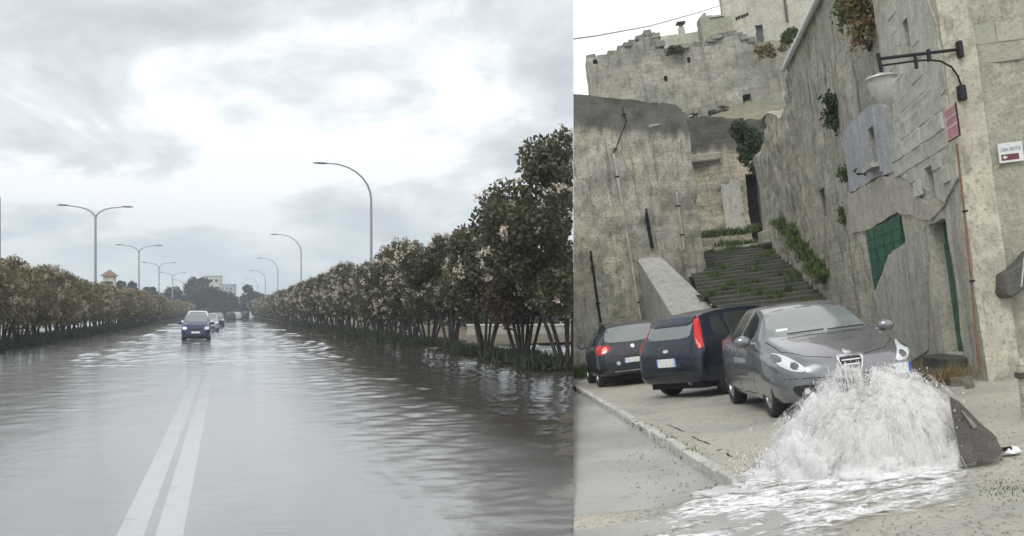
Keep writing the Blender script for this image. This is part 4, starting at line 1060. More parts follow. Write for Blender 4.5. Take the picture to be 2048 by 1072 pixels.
# solid ground under the town and the hillside behind it
bm = slab(bmesh.new(), [(-6, 2, -.30), (60, 2, -.30), (60, 90, -.30), (-6, 90, -.30)], -3.2); clip(bm, MR, 1)
tag(obj('earth', bm, m_mud, mat=MR.copy()), kind='structure')
m_kerb = rock('pale_kerb', (.62, .61, .56), (.50, .50, .46), (.25, .25, .22), None, .2, 2.0, .15, bump=.6)
# --- kerb, one object per stone
r = empty('kerb', MR @ Matrix.Translation((K0.x, K0.y, 0)) @ Matrix.Rotation(math.atan2(kd.y, kd.x), 4, 'Z'), 'broken row of pale kerb stones running from the left border to the gushing water', 'kerb')
g = random.Random(4); a = 1.2; Mk = r.matrix_world
while a < KL-.1:
    ln_ = g.uniform(.85, 1.1) if a < KL-2.2 else g.uniform(.6, .95); ln_ = min(ln_, KL-a)
    bm = bmesh.new(); box(bm, a, a+ln_-.035, -.06, .06, -.22, .018, bev=.012)
    for v in bm.verts: v.co += Vector((g.uniform(-.012, .012), g.uniform(-.01, .01), g.uniform(-.012, .012)))
    bmesh.ops.rotate(bm, verts=bm.verts, cent=(a, 0, 0), matrix=Matrix.Rotation(g.uniform(-.02, .02), 3, 'Z'))
    clip(bm, Mk, 1)
    if len(bm.faces): obj('kerb_stone', bm, m_kerb, r)
    else: bm.free()
    a += ln_+(.0 if g.random() < .75 else .08)

# --- long facade
def wp(*pts): return WA.pxs(pts)
GUT0, GUT1 = WA.px(1575, 135), WA.px(1645, 0)
zg = (GUT0[1]+GUT1[1])/2
S1 = GUT0[0]; S2 = WA.px(1528, 330)[0]+1.0
dl, dr = WA.px(1868, 560), WA.px(1925, 560)
door_z = WA.px(1895, 437)[1]; step_z = WA.px(1912, 706)[1]
dx0 = WA.px(1919, 570)[0]; dx1 = WA.px(1880, 570)[0]
print('facade: S1 %.2f S2 %.2f zg %.2f door %.2f..%.2f z %.2f..%.2f' % (S1, S2, zg, dx0, dx1, step_z, door_z))
def rect(xl, xr, xt, yt, xb, yb):                    # jamb positions at mid height, lintel and sill points
    m_ = (yt+yb)/2; a, b = WA.px(xl, m_)[0], WA.px(xr, m_)[0]; return (min(a, b), max(a, b), WA.px(xb, yb)[1], WA.px(xt, yt)[1])
def rect_old(px0, py0, px1, py1):
    a, b = WA.px(px0, py0), WA.px(px1, py1); return (min(a[0], b[0]), max(a[0], b[0]), min(a[1], b[1]), max(a[1], b[1]))
h_door = (dx0, dx1, step_z, door_z)
h_win = rect(1746, 1762, 1757, 245, 1752, 333); h_nic = rect(1864, 1880, 1877, 326, 1870, 399); h_slit = rect(1819, 1831, 1826, 30, 1826, 130); h_small = rect(1640, 1650.5, 1642, 378, 1646, 436)
hs = [h_door, h_win, h_nic, h_slit, h_small]
X_a = WA.px(1781, 210)[0]
house = empty('stone_house', WA.M(), 'tall cream stone house on the right with a narrow recessed door and street lamp bracket', 'building')
poly = [(0, -.3), (X_a, -.3), (X_a, 9.5), (0, 9.5)]
obj('facade', panel(poly, .11, .06, .45, 1, .022, [h for h in hs], 0, 1.0), m_w1, house, 35)
long_ = empty('terrace_wall', WA.M() @ Matrix.Translation((X_a+.003, 0, 0)), 'long stained grey masonry front with a white roof gutter stretching back beside the stairs', 'building')
def sh(h): return (h[0]-X_a, h[1]-X_a, h[2], h[3])
poly = [(0, -.3), (S1-X_a, -.3), (S1-X_a, zg), (0, zg)]
obj('facade', panel(poly, .12, 0, .45, 1, .05, [sh(h_small), sh(h_win)], .05, 4.0, blocks=(.42, .24, .026)), m_w1r, long_, 35)
low = empty('retaining_wall', WA.M() @ Matrix.Translation((S1+.003, 0, 0)), 'rough mossy retaining wall at the far right of the stairs, below the gutter end', 'wall')
zt1 = WA.px(1572, 150)[1]; zt2 = WA.px(1530, 300)[1]
obj('masonry', panel([(0, -.3), (S2-S1, -.3), (S2-S1, zt2), ((S2-S1)*.6, zt2+1.0), ((S2-S1)*.3, zt1-.8), (0, zt1)], .11, -.02, .6, 1, .08, (), .0, 6.0, blocks=(.5, .28, .06), snap=True), m_w1r, low, 35)
# gutter and roof slab
obj('gutter', tubem([(GUT1[0]-X_a-8, .12, zg+.03), (S1-X_a, .12, zg-.02)], .075, 8), m_white, long_, 60)
sh_m = bmesh.new(); box(sh_m, -.0, S1-X_a, -4.5, .03, zg+.01, zg+.16); obj('roof_slab', sh_m, m_conc, long_)
# openings
def infill(parent, h, dep, m, name, ox=0):
    bm = bmesh.new(); sbox(bm, h[0]-ox-.05, h[1]-ox+.05, -dep, -dep-.05, h[2]-.05, h[3]+.05); return obj(name, bm, m, parent)
dm = infill(house, h_door, .17, m_shut, 'door')
for k in range(5):
    a = h_door[0]+(h_door[1]-h_door[0])*k/5
    bm = bmesh.new(); sbox(bm, a+.012, a+(h_door[1]-h_door[0])/5-.012, -.14, -.168, h_door[2]+.02, h_door[3]-.45); obj('door_board', bm, m_shut, dm)
bm = bmesh.new(); sbox(bm, h_door[0], h_door[1], -.145, -.168, h_door[3]-.42, h_door[3]-.34); obj('door_rail', bm, m_shut, dm)
infill(house, h_nic, .08, plain('grey_meter_door', (.17, .17, .165), .5), 'meter_door'); infill(house, h_slit, .10, m_wood, 'shutter')
infill(long_, h_small, .14, m_dark, 'window', X_a)
par, ox = (long_, X_a) if (h_win[0]+h_win[1])/2 > X_a else (house, 0)
infill(par, h_win, .10, m_dark, 'window', ox)
bm = bmesh.new(); sbox(bm, h_win[0]-ox-.12, h_win[0]-ox-.0, .03, .10, h_win[2]-.2, h_win[3]+.3); obj('window_jamb', bm, m_blue, par)
bm = bmesh.new(); sbox(bm, h_win[0]-ox-.1, h_win[1]-ox+.1, .05, .25, h_win[2]-.09, h_win[2]); obj('window_sill', bm, m_conc, par)
def plaster(parent, pts, m, pr, ox, name='plaster_patch', seed=0, rag=.12, step=.09, holes=()):
    P = [(x-ox, z) for x, z in wp(*pts)]; Q = []
    for i in range(len(P)):
        a, b = P[i], P[(i+1) % len(P)]; n_ = max(2, int(math.hypot(b[0]-a[0], b[1]-a[1])/.12))
        for k in range(n_):
            x, z = a[0]+(b[0]-a[0])*k/n_, a[1]+(b[1]-a[1])*k/n_
            x = max(x, .02 if ox == 0 else -50); Q.append((x+rag*n2(x, z, seed, 1.5)+rag*.3*n2(x, z, seed+3, 5), z+rag*n2(x, z, seed+5, 1.5)+rag*.3*n2(x, z, seed+7, 5)))
    bm = prism(bmesh.new(), Q, pr-.09, pr)
    if holes:
        o1 = tmpobj(bm); bm2 = bmesh.new()
        for h in holes: sbox(bm2, h[0]-ox, h[1]-ox, pr-.3, pr+.3, h[2], h[3])
        o2 = tmpobj(bm2); md = o1.modifiers.new('b', 'BOOLEAN'); md.object = o2; md.solver = 'EXACT'; md.operation = 'DIFFERENCE'
        bpy.context.view_layer.update(); apply_mods(o1); bpy.data.objects.remove(o2); me = o1.data; bpy.data.objects.remove(o1); me.materials.clear()
        return obj(name, me, m, parent)
    return obj(name, bm, m, parent)
plaster(long_, [(1690, 262), (1740, 212), (1783, 212), (1798, 338), (1704, 385)], m_blue, .062, X_a, seed=2, rag=.06, holes=(h_win,))
plaster(long_, [(1700, 388), (1799, 342), (1806, 420), (1742, 458), (1706, 470)], m_tan, .058, X_a, seed=3, rag=.06)
plaster(house, [(1799, 342), (1862, 400), (1900, 405), (1872, 437), (1806, 424)], m_tan, .092, 0, seed=4, rag=.06, holes=(h_nic,))
plaster(house, [(1790, 0), (1860, -20), (1905, 95), (1912, 170), (1795, 262)], m_cream, .085, 0, seed=8, rag=.15, holes=(h_slit,))
plaster(house, [(1812, 494), (1860, 450), (1868, 700), (1800, 735), (1757, 590), (1786, 508)], m_coat, .094, 0, 'render_coat', 5, .05)
# ashlar blocks in the cream band
bp_ = wp((1797, 272), (1898, 188), (1922, 195), (1940, 330), (1900, 402), (1884, 402), (1800, 342))
plaster(house, [(1797, 272), (1898, 188), (1922, 195), (1940, 330), (1900, 402), (1800, 342)], m_cream, .088, 0, seed=12, rag=.04, holes=(h_nic,))
courses(house, [(max(x, .45), z) for x, z in bp_], .52, .27, .095, 1, m_block, 200, [h_nic], seed=4)
courses(house, [(max(x, .45), z) for x, z in wp((1780, 0), (1905, 0), (1912, 180), (1797, 265))], .55, .27, .08, 1, m_block, 160, [h_slit], .8, seed=9)
# green boarded garage shutter behind the broken render
gp = wp((1740, 460), (1808, 430), (1812, 490), (1786, 507), (1757, 578))
sx0 = min(p[0] for p in gp); sx1 = max(p[0] for p in gp); sz0 = min(p[1] for p in gp); sz1 = max(p[1] for p in gp)
par, ox = (long_, X_a)
gs = obj('garage_shutter', prism(bmesh.new(), [(x-ox, z) for x, z in gp], .0, .085), m_shut, par)
for k in range(1, 6):
    z = sz0+(sz1-sz0)*k/6
    xs_ = [x for x in np.linspace(sx0, sx1, 60) if inpoly(x, z, gp)]
    if len(xs_) > 3:
        bm = bmesh.new(); sbox(bm, xs_[0]-ox, xs_[-1]-ox, .07, .098, z-.012, z+.012); obj('shutter_rail', bm, m_shut, gs)
for k in range(1, 4):
    x = sx0+(sx1-sx0)*k/4
    zz = [z for z in np.linspace(sz0, sz1, 60) if inpoly(x, z, gp)]
    if len(zz) > 3:
        bm = bmesh.new(); sbox(bm, x-.02-ox, x+.02-ox, .07, .10, zz[0], zz[-1]); obj('shutter_stile', bm, m_shut, gs)
# doorstep
ds = empty('doorstep', WA.M(), 'worn grey stone doorstep under the narrow recessed door', 'step')
for k, (o_, z) in enumerate(((.5, step_z*.45), (.28, step_z-.02))):
    bm = bmesh.new(); box(bm, dx0-.25+.1*k, dx1+1.2-.9*k, .07, .08+o_, -.1, z, bev=.02)
    for v in bm.verts: v.co += Vector((0, .02*n2(v.co.x, v.co.z, 3, 4), .015*n2(v.co.x, v.co.y, 5, 4)))
    obj('step', bm, m_step, ds)
# rusty conduit down the corner
pc = wp((1933, 285), (1948, 420), (1962, 560), (1978, 745))
r = empty('drainpipe', WA.M(), 'thin rusty brown pipe running down the corner of the house', 'pipe')
obj('pipe', tubem([(x, .13, z) for x, z in pc], .016, 6), m_brown, r, 60)
for x, z in (pc[1], pc[2]): obj('pipe_clip', bbox(x-.04, x+.04, .09, .15, z-.015, z+.015), m_iron, r)

# --- wall facing the camera on the far right
cw = empty('corner_building', WB.M(), 'greenish grey stone building filling the right edge with a pointing sign on it', 'building')
bl = WB.pxs([(1925, 60), (2048, 42), (2048, 118), (1930, 130)])
x_end = WB.px(2048, 400)[0]+3
ztop = 9.5
obj('facade', panel([(0.02, -.3), (x_end, -.3), (x_end, ztop), (0.02, ztop)], .12, 0, .5, -1, .04, (), 0, 11.0), m_w2, cw, 35)
zb0 = WB.px(2000, 125)[1]
courses(cw, [(.22, zb0), (x_end, zb0), (x_end, ztop-.1), (.22, ztop-.1)], .62, .31, .01, -1, m_block2, 150, seed=21)
# corbel stone jutting from the right edge
cb = empty('stone_corbel', MR.copy(), 'dark grey slanting stone slab jutting from the wall at the right edge', 'stone')
P = [at(2004, 548, 14.05), at(2030, 533, 14.05), at(2062, 498, 14.05), at(2066, 566, 14.05), at(2040, 580, 14.05), at(2016, 598, 14.05), at(2003, 588, 14.05)]
bm = prism(bmesh.new(), [(p.x, p.z) for p in P], 13.95, 14.30); bmesh.ops.bevel(bm, geom=bm.edges[:], offset=.02, segments=1, affect='EDGES')
obj('slab', bm, rock('dark_corbel', (.15, .145, .13), (.10, .10, .095), (.05, .05, .05), None, .3, 3, 0), cb, 35)
p = at(2062, 545, 13.3); 
obj('mortar_seam', tubem([(P[2].x-.16, 13.945, P[2].z-.10), (P[4].x-.03, 13.945, P[4].z+.04)], .012, 5), m_conc, cb)
# post sliver at the right edge
pb = gnd(2069, 838); r = empty('stone_bollard', MR @ Matrix.Translation(pb), 'dark mossy stone post cut off by the right edge', 'bollard')
bm = bmesh.new(); lathe(bm, [(.001, .62), (.07, .61), (.10, .55), (.10, .3), (.115, 0), (.12, -.1)], 14); bmesh.ops.recalc_face_normals(bm, faces=bm.faces[:])
obj('post', bm, m_w1r, r, 40)
bm = bmesh.new(); lathe(bm, [(.118, .48), (.125, .47), (.125, .43), (.118, .42)], 14); obj('band', bm, m_step, r)

# --- signs
t_sign = plain('faded_sign_white', (.62, .64, .64), .45, var=.08); m_maroon = plain('maroon_print', (.12, .03, .045), .5, var=.1)
m_gtxt = plain('grey_green_print', (.18, .25, .25), .5, var=.1); m_pink = plain('faded_red_enamel', (.52, .23, .23), .5, var=.15); m_pinkl = plain('pale_pink_print', (.66, .48, .46), .5, var=.1)
sg = WB.pxs([(1989, 290), (2038, 284), (1994, 329), (2041, 323)])
sx0, sx1 = sg[0][0], sg[1][0]; sz1 = sg[0][1]; sz0 = sg[2][1]
r = empty('direction_sign', WB.M() @ Matrix.Translation((sx0, -.07, sz0)), 'small white sign with maroon arrow bar pointing left', 'sign'); W_, Hs = sx1-sx0, sz1-sz0
obj('sign_plate', bbox(0, W_, -.012, .012, 0, Hs, bev=.004), t_sign, r)
obj('arrow_bar', bbox(W_*.09, W_*.80, -.017, -.0125, Hs*.12, Hs*.42), m_maroon, r)
bm = bmesh.new(); v_ = [(W_*.13, Hs*.27), (W_*.23, Hs*.38), (W_*.23, Hs*.31), (W_*.32, Hs*.31), (W_*.32, Hs*.23), (W_*.23, Hs*.23), (W_*.23, Hs*.16)]
prism(bm, v_, -.021, -.0175); obj('arrow', bm, t_sign, r)
def text(s_, size, m, parent, loc, rx=90, rz=0, width=None):
    cu = bpy.data.curves.new('lettering', 'FONT'); cu.body = s_; cu.size = size; cu.extrude = .0015; cu.resolution_u = 2
    o_ = bpy.data.objects.new('lettering', cu); COL.objects.link(o_); bpy.context.view_layer.update()
    dg = bpy.context.evaluated_depsgraph_get(); me = bpy.data.meshes.new_from_object(o_.evaluated_get(dg)); bpy.data.objects.remove(o_)
    me.materials.clear(); me.materials.append(m)
    if width:
        xs_ = [v.co.x for v in me.vertices]; k_ = width/(max(xs_)-min(xs_)); 
        for v in me.vertices: v.co.x *= k_
    o2 = bpy.data.objects.new('lettering', me); link(o2, parent)
    o2.matrix_local = Matrix.Translation(loc) @ Matrix.Rotation(R(rz), 4, 'Z') @ Matrix.Rotation(R(rx), 4, 'X'); return o2
text('CASA GROTTA', Hs*.26, m_gtxt, r, (W_*.09, -.015, Hs*.58), width=W_*.82)
q = wp((1913, 222), (1937, 212), (1920, 285), (1941, 268))
r = empty('wall_sign', WA.M() @ Matrix.Translation((q[1][0], .16, q[3][1])), 'faded red notice board fixed flat to the house under the lamp bracket', 'sign')
W_ = q[0][0]-q[1][0]; Hs = q[0][1]-q[2][1]
obj('sign_plate', bbox(0, W_, -.015, .0, 0, Hs, bev=.003), m_pink, r)
for z0_, z1_ in ((.02, .05), (.36, .44), (.66, .72), (.95, .98)): obj('printed_stripe', bbox(.03*W_, .97*W_, .0005, .004, Hs*z0_, Hs*z1_), m_pinkl, r)
obj('sign_frame', tubem([(0, .0, 0), (W_, .0, 0)], .012, 5), m_iron, r); obj('sign_frame', tubem([(0, 0, 0), (0, 0, Hs)], .012, 5), m_iron, r)

# --- bracket lamp at the corner
lp = WB.px(1913, 102)
o_ = WB.o+WB.d*lp[0]
A0 = Vector((o_.x, o_.y-.08, lp[1])); q_ = ray(1757, 118)
Lb = 1.3; dirb = Vector((-1, -.03, 0)).normalized()
Lb = (A0.x-q_.x*A0.y)/(-dirb.x+q_.x*dirb.y) if True else Lb
bx = A0+dirb*Lb; bx.z = (q_*bx.y).z+H
r = empty('wall_lamp', MR @ Matrix.Translation(A0), 'black iron bracket lamp with pale dish shade at the corner of the house', 'street lamp')
e = bx-A0
obj('arm', tubem([(0, 0, 0), e], .024, 8), m_iron, r, 60)
obj('wall_plate', bbox(-.02, .05, -.04, .06, -.12, .12, bev=.01), m_iron, r)
pz = (ray(1922, 170)*A0.y).z+H-A0.z; pxx = (ray(1922, 170)*A0.y).x-A0.x
pts = [e*.98+Vector((0, 0, -.10)), e*.55+Vector((0, 0, -.09)), e*.38+Vector((0, 0, -.10)), e*.24+Vector((0, 0, -.14)), e*.12+Vector((0, 0, -.24)), e*.04+Vector((pxx*.5, 0, -.38)), Vector((pxx, 0, pz))]
obj('brace', tubem(pts, .015, 7), m_iron, r, 60)
obj('junction_box', bbox(pxx-.05, pxx+.06, -.03, .07, pz-.22, pz, bev=.015), m_iron, r)
obj('collar', tubem([e*.38+Vector((0, 0, -.12)), e*.38+Vector((0, 0, .05))], .03, 8), m_iron, r, 60)
obj('collar', tubem([e*.55+Vector((0, 0, -.2)), e*.55+Vector((0, 0, .02))], .025, 8), m_iron, r, 60)
obj('hanger', tubem([e+Vector((.0, 0, .08)), e+Vector((.02, 0, -.24))], .028, 8), m_iron, r, 60)
bm = bmesh.new(); lathe(bm, [(.03, -.20), (.07, -.22), (.20, -.25), (.235, -.28), (.225, -.285), (.06, -.24)], 28, c=e); obj('lamp_shade', bm, plain('pale_enamel', (.45, .46, .44), .35), r, 40)
t = NT('frosted_lamp_glass'); t.set((.72, .72, .66), .35); tb = t.n('ShaderNodeBsdfTransparent'); mx = t.n('ShaderNodeMixShader'); mx.inputs[0].default_value = .30
t.L.new(tb.outputs[0], mx.inputs[1]); t.L.new(t.b.outputs[0], mx.inputs[2]); t.L.new(mx.outputs[0], t.out.inputs[0])
bm = bmesh.new(); lathe(bm, [(.19, -.27), (.20, -.36), (.17, -.48), (.10, -.56), (.001, -.59)], 24, c=e); obj('glass_bowl', bm, t.m, r, 60)
q_ = wp((1742, 345))[0]
r = empty('wall_bracket', WA.M() @ Matrix.Translation((q_[0], .1, q_[1])), 'small black iron hook below the window with blue grey surround', 'bracket')
obj('hook', tubem([(0, 0, 0), (0, .16, 0), (.02, .22, .08), (.02, .16, .12)], .022, 6), m_iron, r, 60); obj('back_plate', bbox(-.06, .06, 0, .03, -.05, .06, bev=.008), m_iron, r)

# --- left old wall
pW = WC.pxs([(1147, 193), (1350, 209), (1384, 232)])
xe = WC.px(1392, 400)[0]; xs_ = WC.px(1147, 400)[0]-3
old = empty('old_wall', WC.M(), 'tall weathered wall behind the parked cars with a black stained top', 'wall')
bm = panel([(xs_, -.4), (xe, -.4), (xe, pW[2][1]-.3), (pW[2][0], pW[2][1]), (pW[1][0], pW[1][1]), (pW[0][0]-3, pW[0][1]+.12)], .16, 0, .8, -1, .09, (), 0, 13.0, blocks=(.6, .3, .07), snap=True)
clip(bm, WC.M(), 1, False); obj('masonry', bm, m_w3, old, 40)
def cpx(x, y, o_=.06): a = WC.px(x, y); return Vector((a[0], -o_, a[1]))
def wallpipe(name, pts, rad, m, lab, cat='pipe', W=cpx):
    r_ = empty(name, WC.M(), lab, cat); P_ = [cpx(*p) for p in pts]
    obj('pipe', tubem(P_, rad, 7), m, r_, 60)
    for k in (.2, .8):
        i = min(len(P_)-2, int(k*(len(P_)-1))); c_ = P_[i].lerp(P_[i+1], .5); obj('pipe_clip', bbox(c_.x-.05, c_.x+.05, -.12, .0, c_.z-.02, c_.z+.02), m_iron, r_)
wallpipe('conduit', [(1224, 308), (1240, 400), (1257, 500), (1268, 570), (1279, 640)], .045, m_conc, 'pale vertical conduit in the middle of the old wall')
wallpipe('conduit', [(1242, 215), (1250, 245), (1232, 290), (1224, 308)], .022, m_iron, 'thin dark cable curling down from the stained top of the old wall', 'cable')
wallpipe('conduit', [(1350, 385), (1358, 440), (1366, 500)], .04, m_conc, 'short pale conduit near the alley corner of the old wall')
wallpipe('iron_bar', [(1288, 418), (1302, 497)], .06, m_iron, 'thick black bar on the old wall above the sloping stone parapet', 'bar')
wallpipe('iron_bar', [(1178, 502), (1188, 570), (1199, 645)], .038, m_iron, 'thin dark bar on the old wall above the farthest left car', 'bar')
# stone facing at the foot of the wall
courses(old, WC.pxs([(1195, 535), (1245, 560), (1262, 650), (1200, 660)]), .5, .36, .02, -1, m_block2, 40, seed=31)
# --- stairs with a sloping stone parapet
VS1 = 42.0; VS0 = 22.4; rise = .142; tread = .71; nst = int((VS1-VS0)/tread); zB = .38; zS = zB+nst*rise
eL = at(1380, 505, VS1).x; bL = at(1420, 610, 29).x
st = empty('stone_stairs', MR @ Matrix.Translation((eL, VS0, 0)), 'long dark worn flight of stone stairs climbing between the walls', 'stairs')
g = random.Random(9)
for k in range(nst):
    v = k*tread; vv = VS0+v; ql = min(1, max(0, (vv-29)/(VS1-29))); x0 = bL+(eL-bL)*ql-eL-.25*(1 if vv > 30 else 0); x1 = WA.o.x+.15*(vv-WA.o.y)+.25-eL
    bm = bmesh.new(); z = zB+(k+1)*rise
    n_ = 22; rows = []
    for i in range(n_+1):
        x = x0+(x1-x0)*i/n_; dz_ = .022*n2(x, k, 1, 1.7)+.018*n2(x, k, 8, 6); dy = .05*n2(x, k, 6, 1.5)+.03*n2(x, k, 9, 6)
        rows.append([bm.verts.new((x, v+dy, z-rise-.05+dz_)), bm.verts.new((x, v+dy-.01, z-.03+dz_)), bm.verts.new((x, v+dy+.03, z+dz_)), bm.verts.new((x, v+tread+.12, z+dz_*.3+.02))])
    for a, b in zip(rows, rows[1:]):
        for i in range(3): bm.faces.new((a[i], b[i], b[i+1], a[i+1]))
    obj('step', bm, m_step if k < nst-2 else m_rubble, st, 30)
bm = bmesh.new(); box(bm, bL-eL, 4.5, -.0, 1.0, -.3, zB+.05); obj('stair_base', bm, m_step, st)
bm = bmesh.new(); box(bm, -3, 5.5, nst*tread, nst*tread+6, zS-.4, zS-.01); obj('landing', bm, m_step, st)
# parapet: smooth sloping flank on the left of the stairs
pr = empty('stair_parapet', MR.copy(), 'smooth pale sloping parapet flanking the left side of the stairs', 'parapet')
pa, pb, pc_, pd = at(1268, 508, 33.5), at(1312, 504, 34.2), at(1425, 612, 30), at(1345, 632, 29.0)
pe, pf = at(1480, 665, 27.6), at(1420, 700, 26.8)
bm = bmesh.new(); T = [pa, pb, pc_, pe, pf, pd]; up = [bm.verts.new(p) for p in T]; dn = [bm.verts.new((p.x, p.y+.05, -.3)) for p in T]
bm.faces.new((up[0], up[5], up[2], up[1])); bm.faces.new((up[5], up[4], up[3], up[2])); 
for i in range(6): bm.faces.new((up[i], up[(i+1) % 6], dn[(i+1) % 6], dn[i]))
bmesh.ops.recalc_face_normals(bm, faces=bm.faces[:]); obj('coping', bm, m_conc, pr)
# --- wall at the head of the alley with a dark passage
V4 = 43.0; W4 = frontal(V4)
ph = [(1488, 350), (1524, 345), (1532, 470), (1500, 474)]; php = W4.pxs(ph)
hp = (min(p[0] for p in php)+.1, max(p[0] for p in php)-.15, min(p[1] for p in php)-1.0, max(p[1] for p in php))
al = empty('alley_wall', W4.M(), 'dark stained wall at the head of the stairs beside the black passage', 'wall')
P4 = W4.pxs([(1355, 226), (1395, 232), (1470, 236), (1530, 240), (1600, 250), (1620, 520), (1350, 540)])
obj('masonry', panel(P4, .17, 0, .7, -1, .12, [hp], .0, 17.0, blocks=(.6, .32, .12), snap=True), m_w4, al, 40)
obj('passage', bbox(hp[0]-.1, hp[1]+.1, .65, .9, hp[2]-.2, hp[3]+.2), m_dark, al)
q_ = W4.pxs([(1372, 322), (1440, 322)])
obj('ledge', bbox(q_[0][0], q_[1][0], -.35, .05, q_[0][1]-.16, q_[0][1]+.18, bev=.05), m_rubble, al)
pp_ = W4.pxs([(1443, 372), (1478, 360), (1492, 460), (1452, 462)])
obj('plaster_patch', panel(pp_, .12, -.10, .06, -1, .02, (), .15, 3.3), m_coat, al, 40)
# leaning slim stone beside the passage
a0, a1 = at(1516, 308, 38.5), at(1536, 462, 38.5)
r = empty('standing_stone', MR.copy(), 'slim pale upright stone at the right of the black passage', 'stone')
bm = bmesh.new(); wq = .28
for q0 in (0,):
    pr_ = [(a0.x-.12, a0.z-.1), (a0.x+.02, a0.z+.05), (a0.x+.16, a0.z-.05), (a0.x+.18, a0.z-.9), (a1.x+.12, a1.z), (a1.x-.08, a1.z), (a0.x-.02, a0.z-1.3)]
prism(bm, pr_[::-1], 38.3, 38.9); obj('shaft', bm, m_rubble, r)
obj('socle', bbox(a1.x-.3, a1.x+.35, 38.2, 39, a1.z-.5, a1.z+.02, bev=.05), m_rubble, r)
# --- ruined wall on the slope
V5 = 50.0; W5 = frontal(V5)
SIL = [(1172, 116), (1215, 113), (1234, 100), (1252, 94), (1256, 88), (1274, 82), (1284, 68), (1306, 67), (1316, 78), (1322, 100), (1340, 102), (1364, 91), (1372, 97), (1386, 91), (1404, 90), (1421, 84), (1424, 77), (1441, 73),
       (1456, 66), (1472, 66), (1480, 74), (1509, 84), (1532, 97), (1575, 100), (1612, 118), (1640, 280), (1400, 290), (1190, 235), (1183, 190)]
P5 = W5.pxs(SIL)
ru = empty('ruined_wall', W5.M(), 'broad roofless ruin with a stepped broken top against the white sky', 'ruin')
hh = W5.px(1190, 124); h5 = (hh[0]-.12, hh[0]+.12, hh[1]-.12, hh[1]+.12); hh = W5.px(1494, 200); h6 = (hh[0]-.22, hh[0]+.22, hh[1]-.28, hh[1]+.28)
hh = W5.px(1331, 158); h7 = (hh[0]-.09, hh[0]+.09, hh[1]-.15, hh[1]+.15); hh = W5.px(1378, 119); h8 = (hh[0]-.08, hh[0]+.08, hh[1]-.14, hh[1]+.14)
obj('masonry', panel(P5, .17, 0, .8, -1, .14, [h5, h6, h7, h8], .12, 19.0, blocks=(.6, .32, .05)), m_w5, ru, 40)
obj('niche_back', bbox(h6[0]-.1, h6[1]+.1, .5, .75, h6[2]-.1, h6[3]+.1), m_dark, ru)
g = random.Random(5)
for (x0_, y0_), (x1_, y1_) in zip(SIL[:23], SIL[1:24]):
    n_ = max(1, int(math.hypot(x1_-x0_, y1_-y0_)/15))
    for i in range(n_):
        a = W5.px(x0_+(x1_-x0_)*(i+.5)/n_, y0_+(y1_-y0_)*(i+.5)/n_)
        block(ru, a[0], g.uniform(.1, .4), a[1]+.02, g.uniform(.34, .5), .6, g.uniform(.2, .32), m_block3, ry=-R(g.uniform(-4, 4)))
# curved buttress line and pale rubble below the ruin
rb = empty('rubble_heap', MR.copy(), 'pale loose rubble on the ledge below the ruin', 'rubble')
for i in range(46):
    x = g.uniform(1384, 1450); y_ = 232-(x-1380)*.32+g.uniform(-9, 6); p = at(x, y_, 44.2+g.uniform(-.3, .5)); s_ = g.uniform(.16, .42)
    block(rb, p.x, p.y, p.z, s_*1.2, s_, s_*.8, m_rubble, 'stone', g.uniform(0, 3), g.uniform(-.3, .3))
# hillside as real ground between the walls
bm = bmesh.new(); rows = []
for v, f_ in ((43.2, lambda x: 262-(x-1200)*.0), (46, lambda x: 238-(x-1400)*.03), (50, lambda x: 215-(x-1400)*.10), (56, lambda x: 150-(x-1400)*.10), (64, lambda x: 112-(x-1400)*.14), (80, lambda x: 84-(x-1400)*.18)):
    row = []
    for i in range(40):
        x = 1190+i*14; p = at(x, f_(x), v); row.append(bm.verts.new((p.x, p.y, p.z+.35*n2(p.x, p.y, 3, .5)+.12*n2(p.x, p.y, 8, 1.8))))
    rows.append(row)
for a, b in zip(rows, rows[1:]):
    for i in range(39): bm.faces.new((a[i], a[i+1], b[i+1], b[i]))
bmesh.ops.subdivide_edges(bm, edges=bm.edges[:], cuts=3, use_grid_fill=True)
for v in bm.verts: v.co.z += .10*n2(v.co.x, v.co.y, 1, 2.5)
tag(obj('hillside', bm, rock('scrubby_slope', (.25, .24, .17), (.20, .20, .14), (.08, .09, .06), None, .1, .8, .6, rust=.3), mat=MR.copy(), smooth=180), kind='structure')
# --- upper town
V6 = 66.0; W6 = frontal(V6)
up1 = empty('upper_house', W6.M(), 'pale plain house at the top of the hill cut by the upper edge', 'building')
z0 = W6.px(1450, 125)[1]
a, b = W6.px(1450, 60)[0], W6.px(1640, 60)[0]+3
hw = W6.pxs([(1510, 52), (1526, 49), (1514, 95), (1530, 92)]); hwin = (hw[0][0], hw[3][0], hw[2][1], hw[1][1])
vents = [W6.px(x, y) for x, y in ((1473, 37), (1478, 35), (1484, 33), (1489, 31), (1494, 29))]
zt6 = W6.px(1450, -70)[1]
obj('facade', panel([(a, z0-1), (b, z0-1), (b, zt6), (a, zt6)], .25, 0, .6, -1, .04, [hwin], 0, 23.0), m_w6, up1, 40)
bm = bmesh.new(); sbox(bm, hwin[0], hwin[1], .3, .36, hwin[2], hwin[3]); wo = obj('window', bm, plain('grey_shutter', (.13, .13, .14), .7), up1)
for k in range(1, 3):
    x = hwin[0]+(hwin[1]-hwin[0])*k/3; bm = bmesh.new(); sbox(bm, x-.02, x+.02, .26, .3, hwin[2], hwin[3]); obj('shutter_stile', bm, m_wood, wo)
for x, z in vents: obj('vent_tile', bbox(x-.07, x+.07, -.07, -.02, z-.09, z+.09), m_dark, up1)
q_ = W6.pxs([(1568, -5), (1574, 44)]); obj('downpipe', tubem([(q_[0][0], -.1, q_[0][1]), (q_[1][0], -.1, q_[1][1])], .09, 6), m_wood, up1)
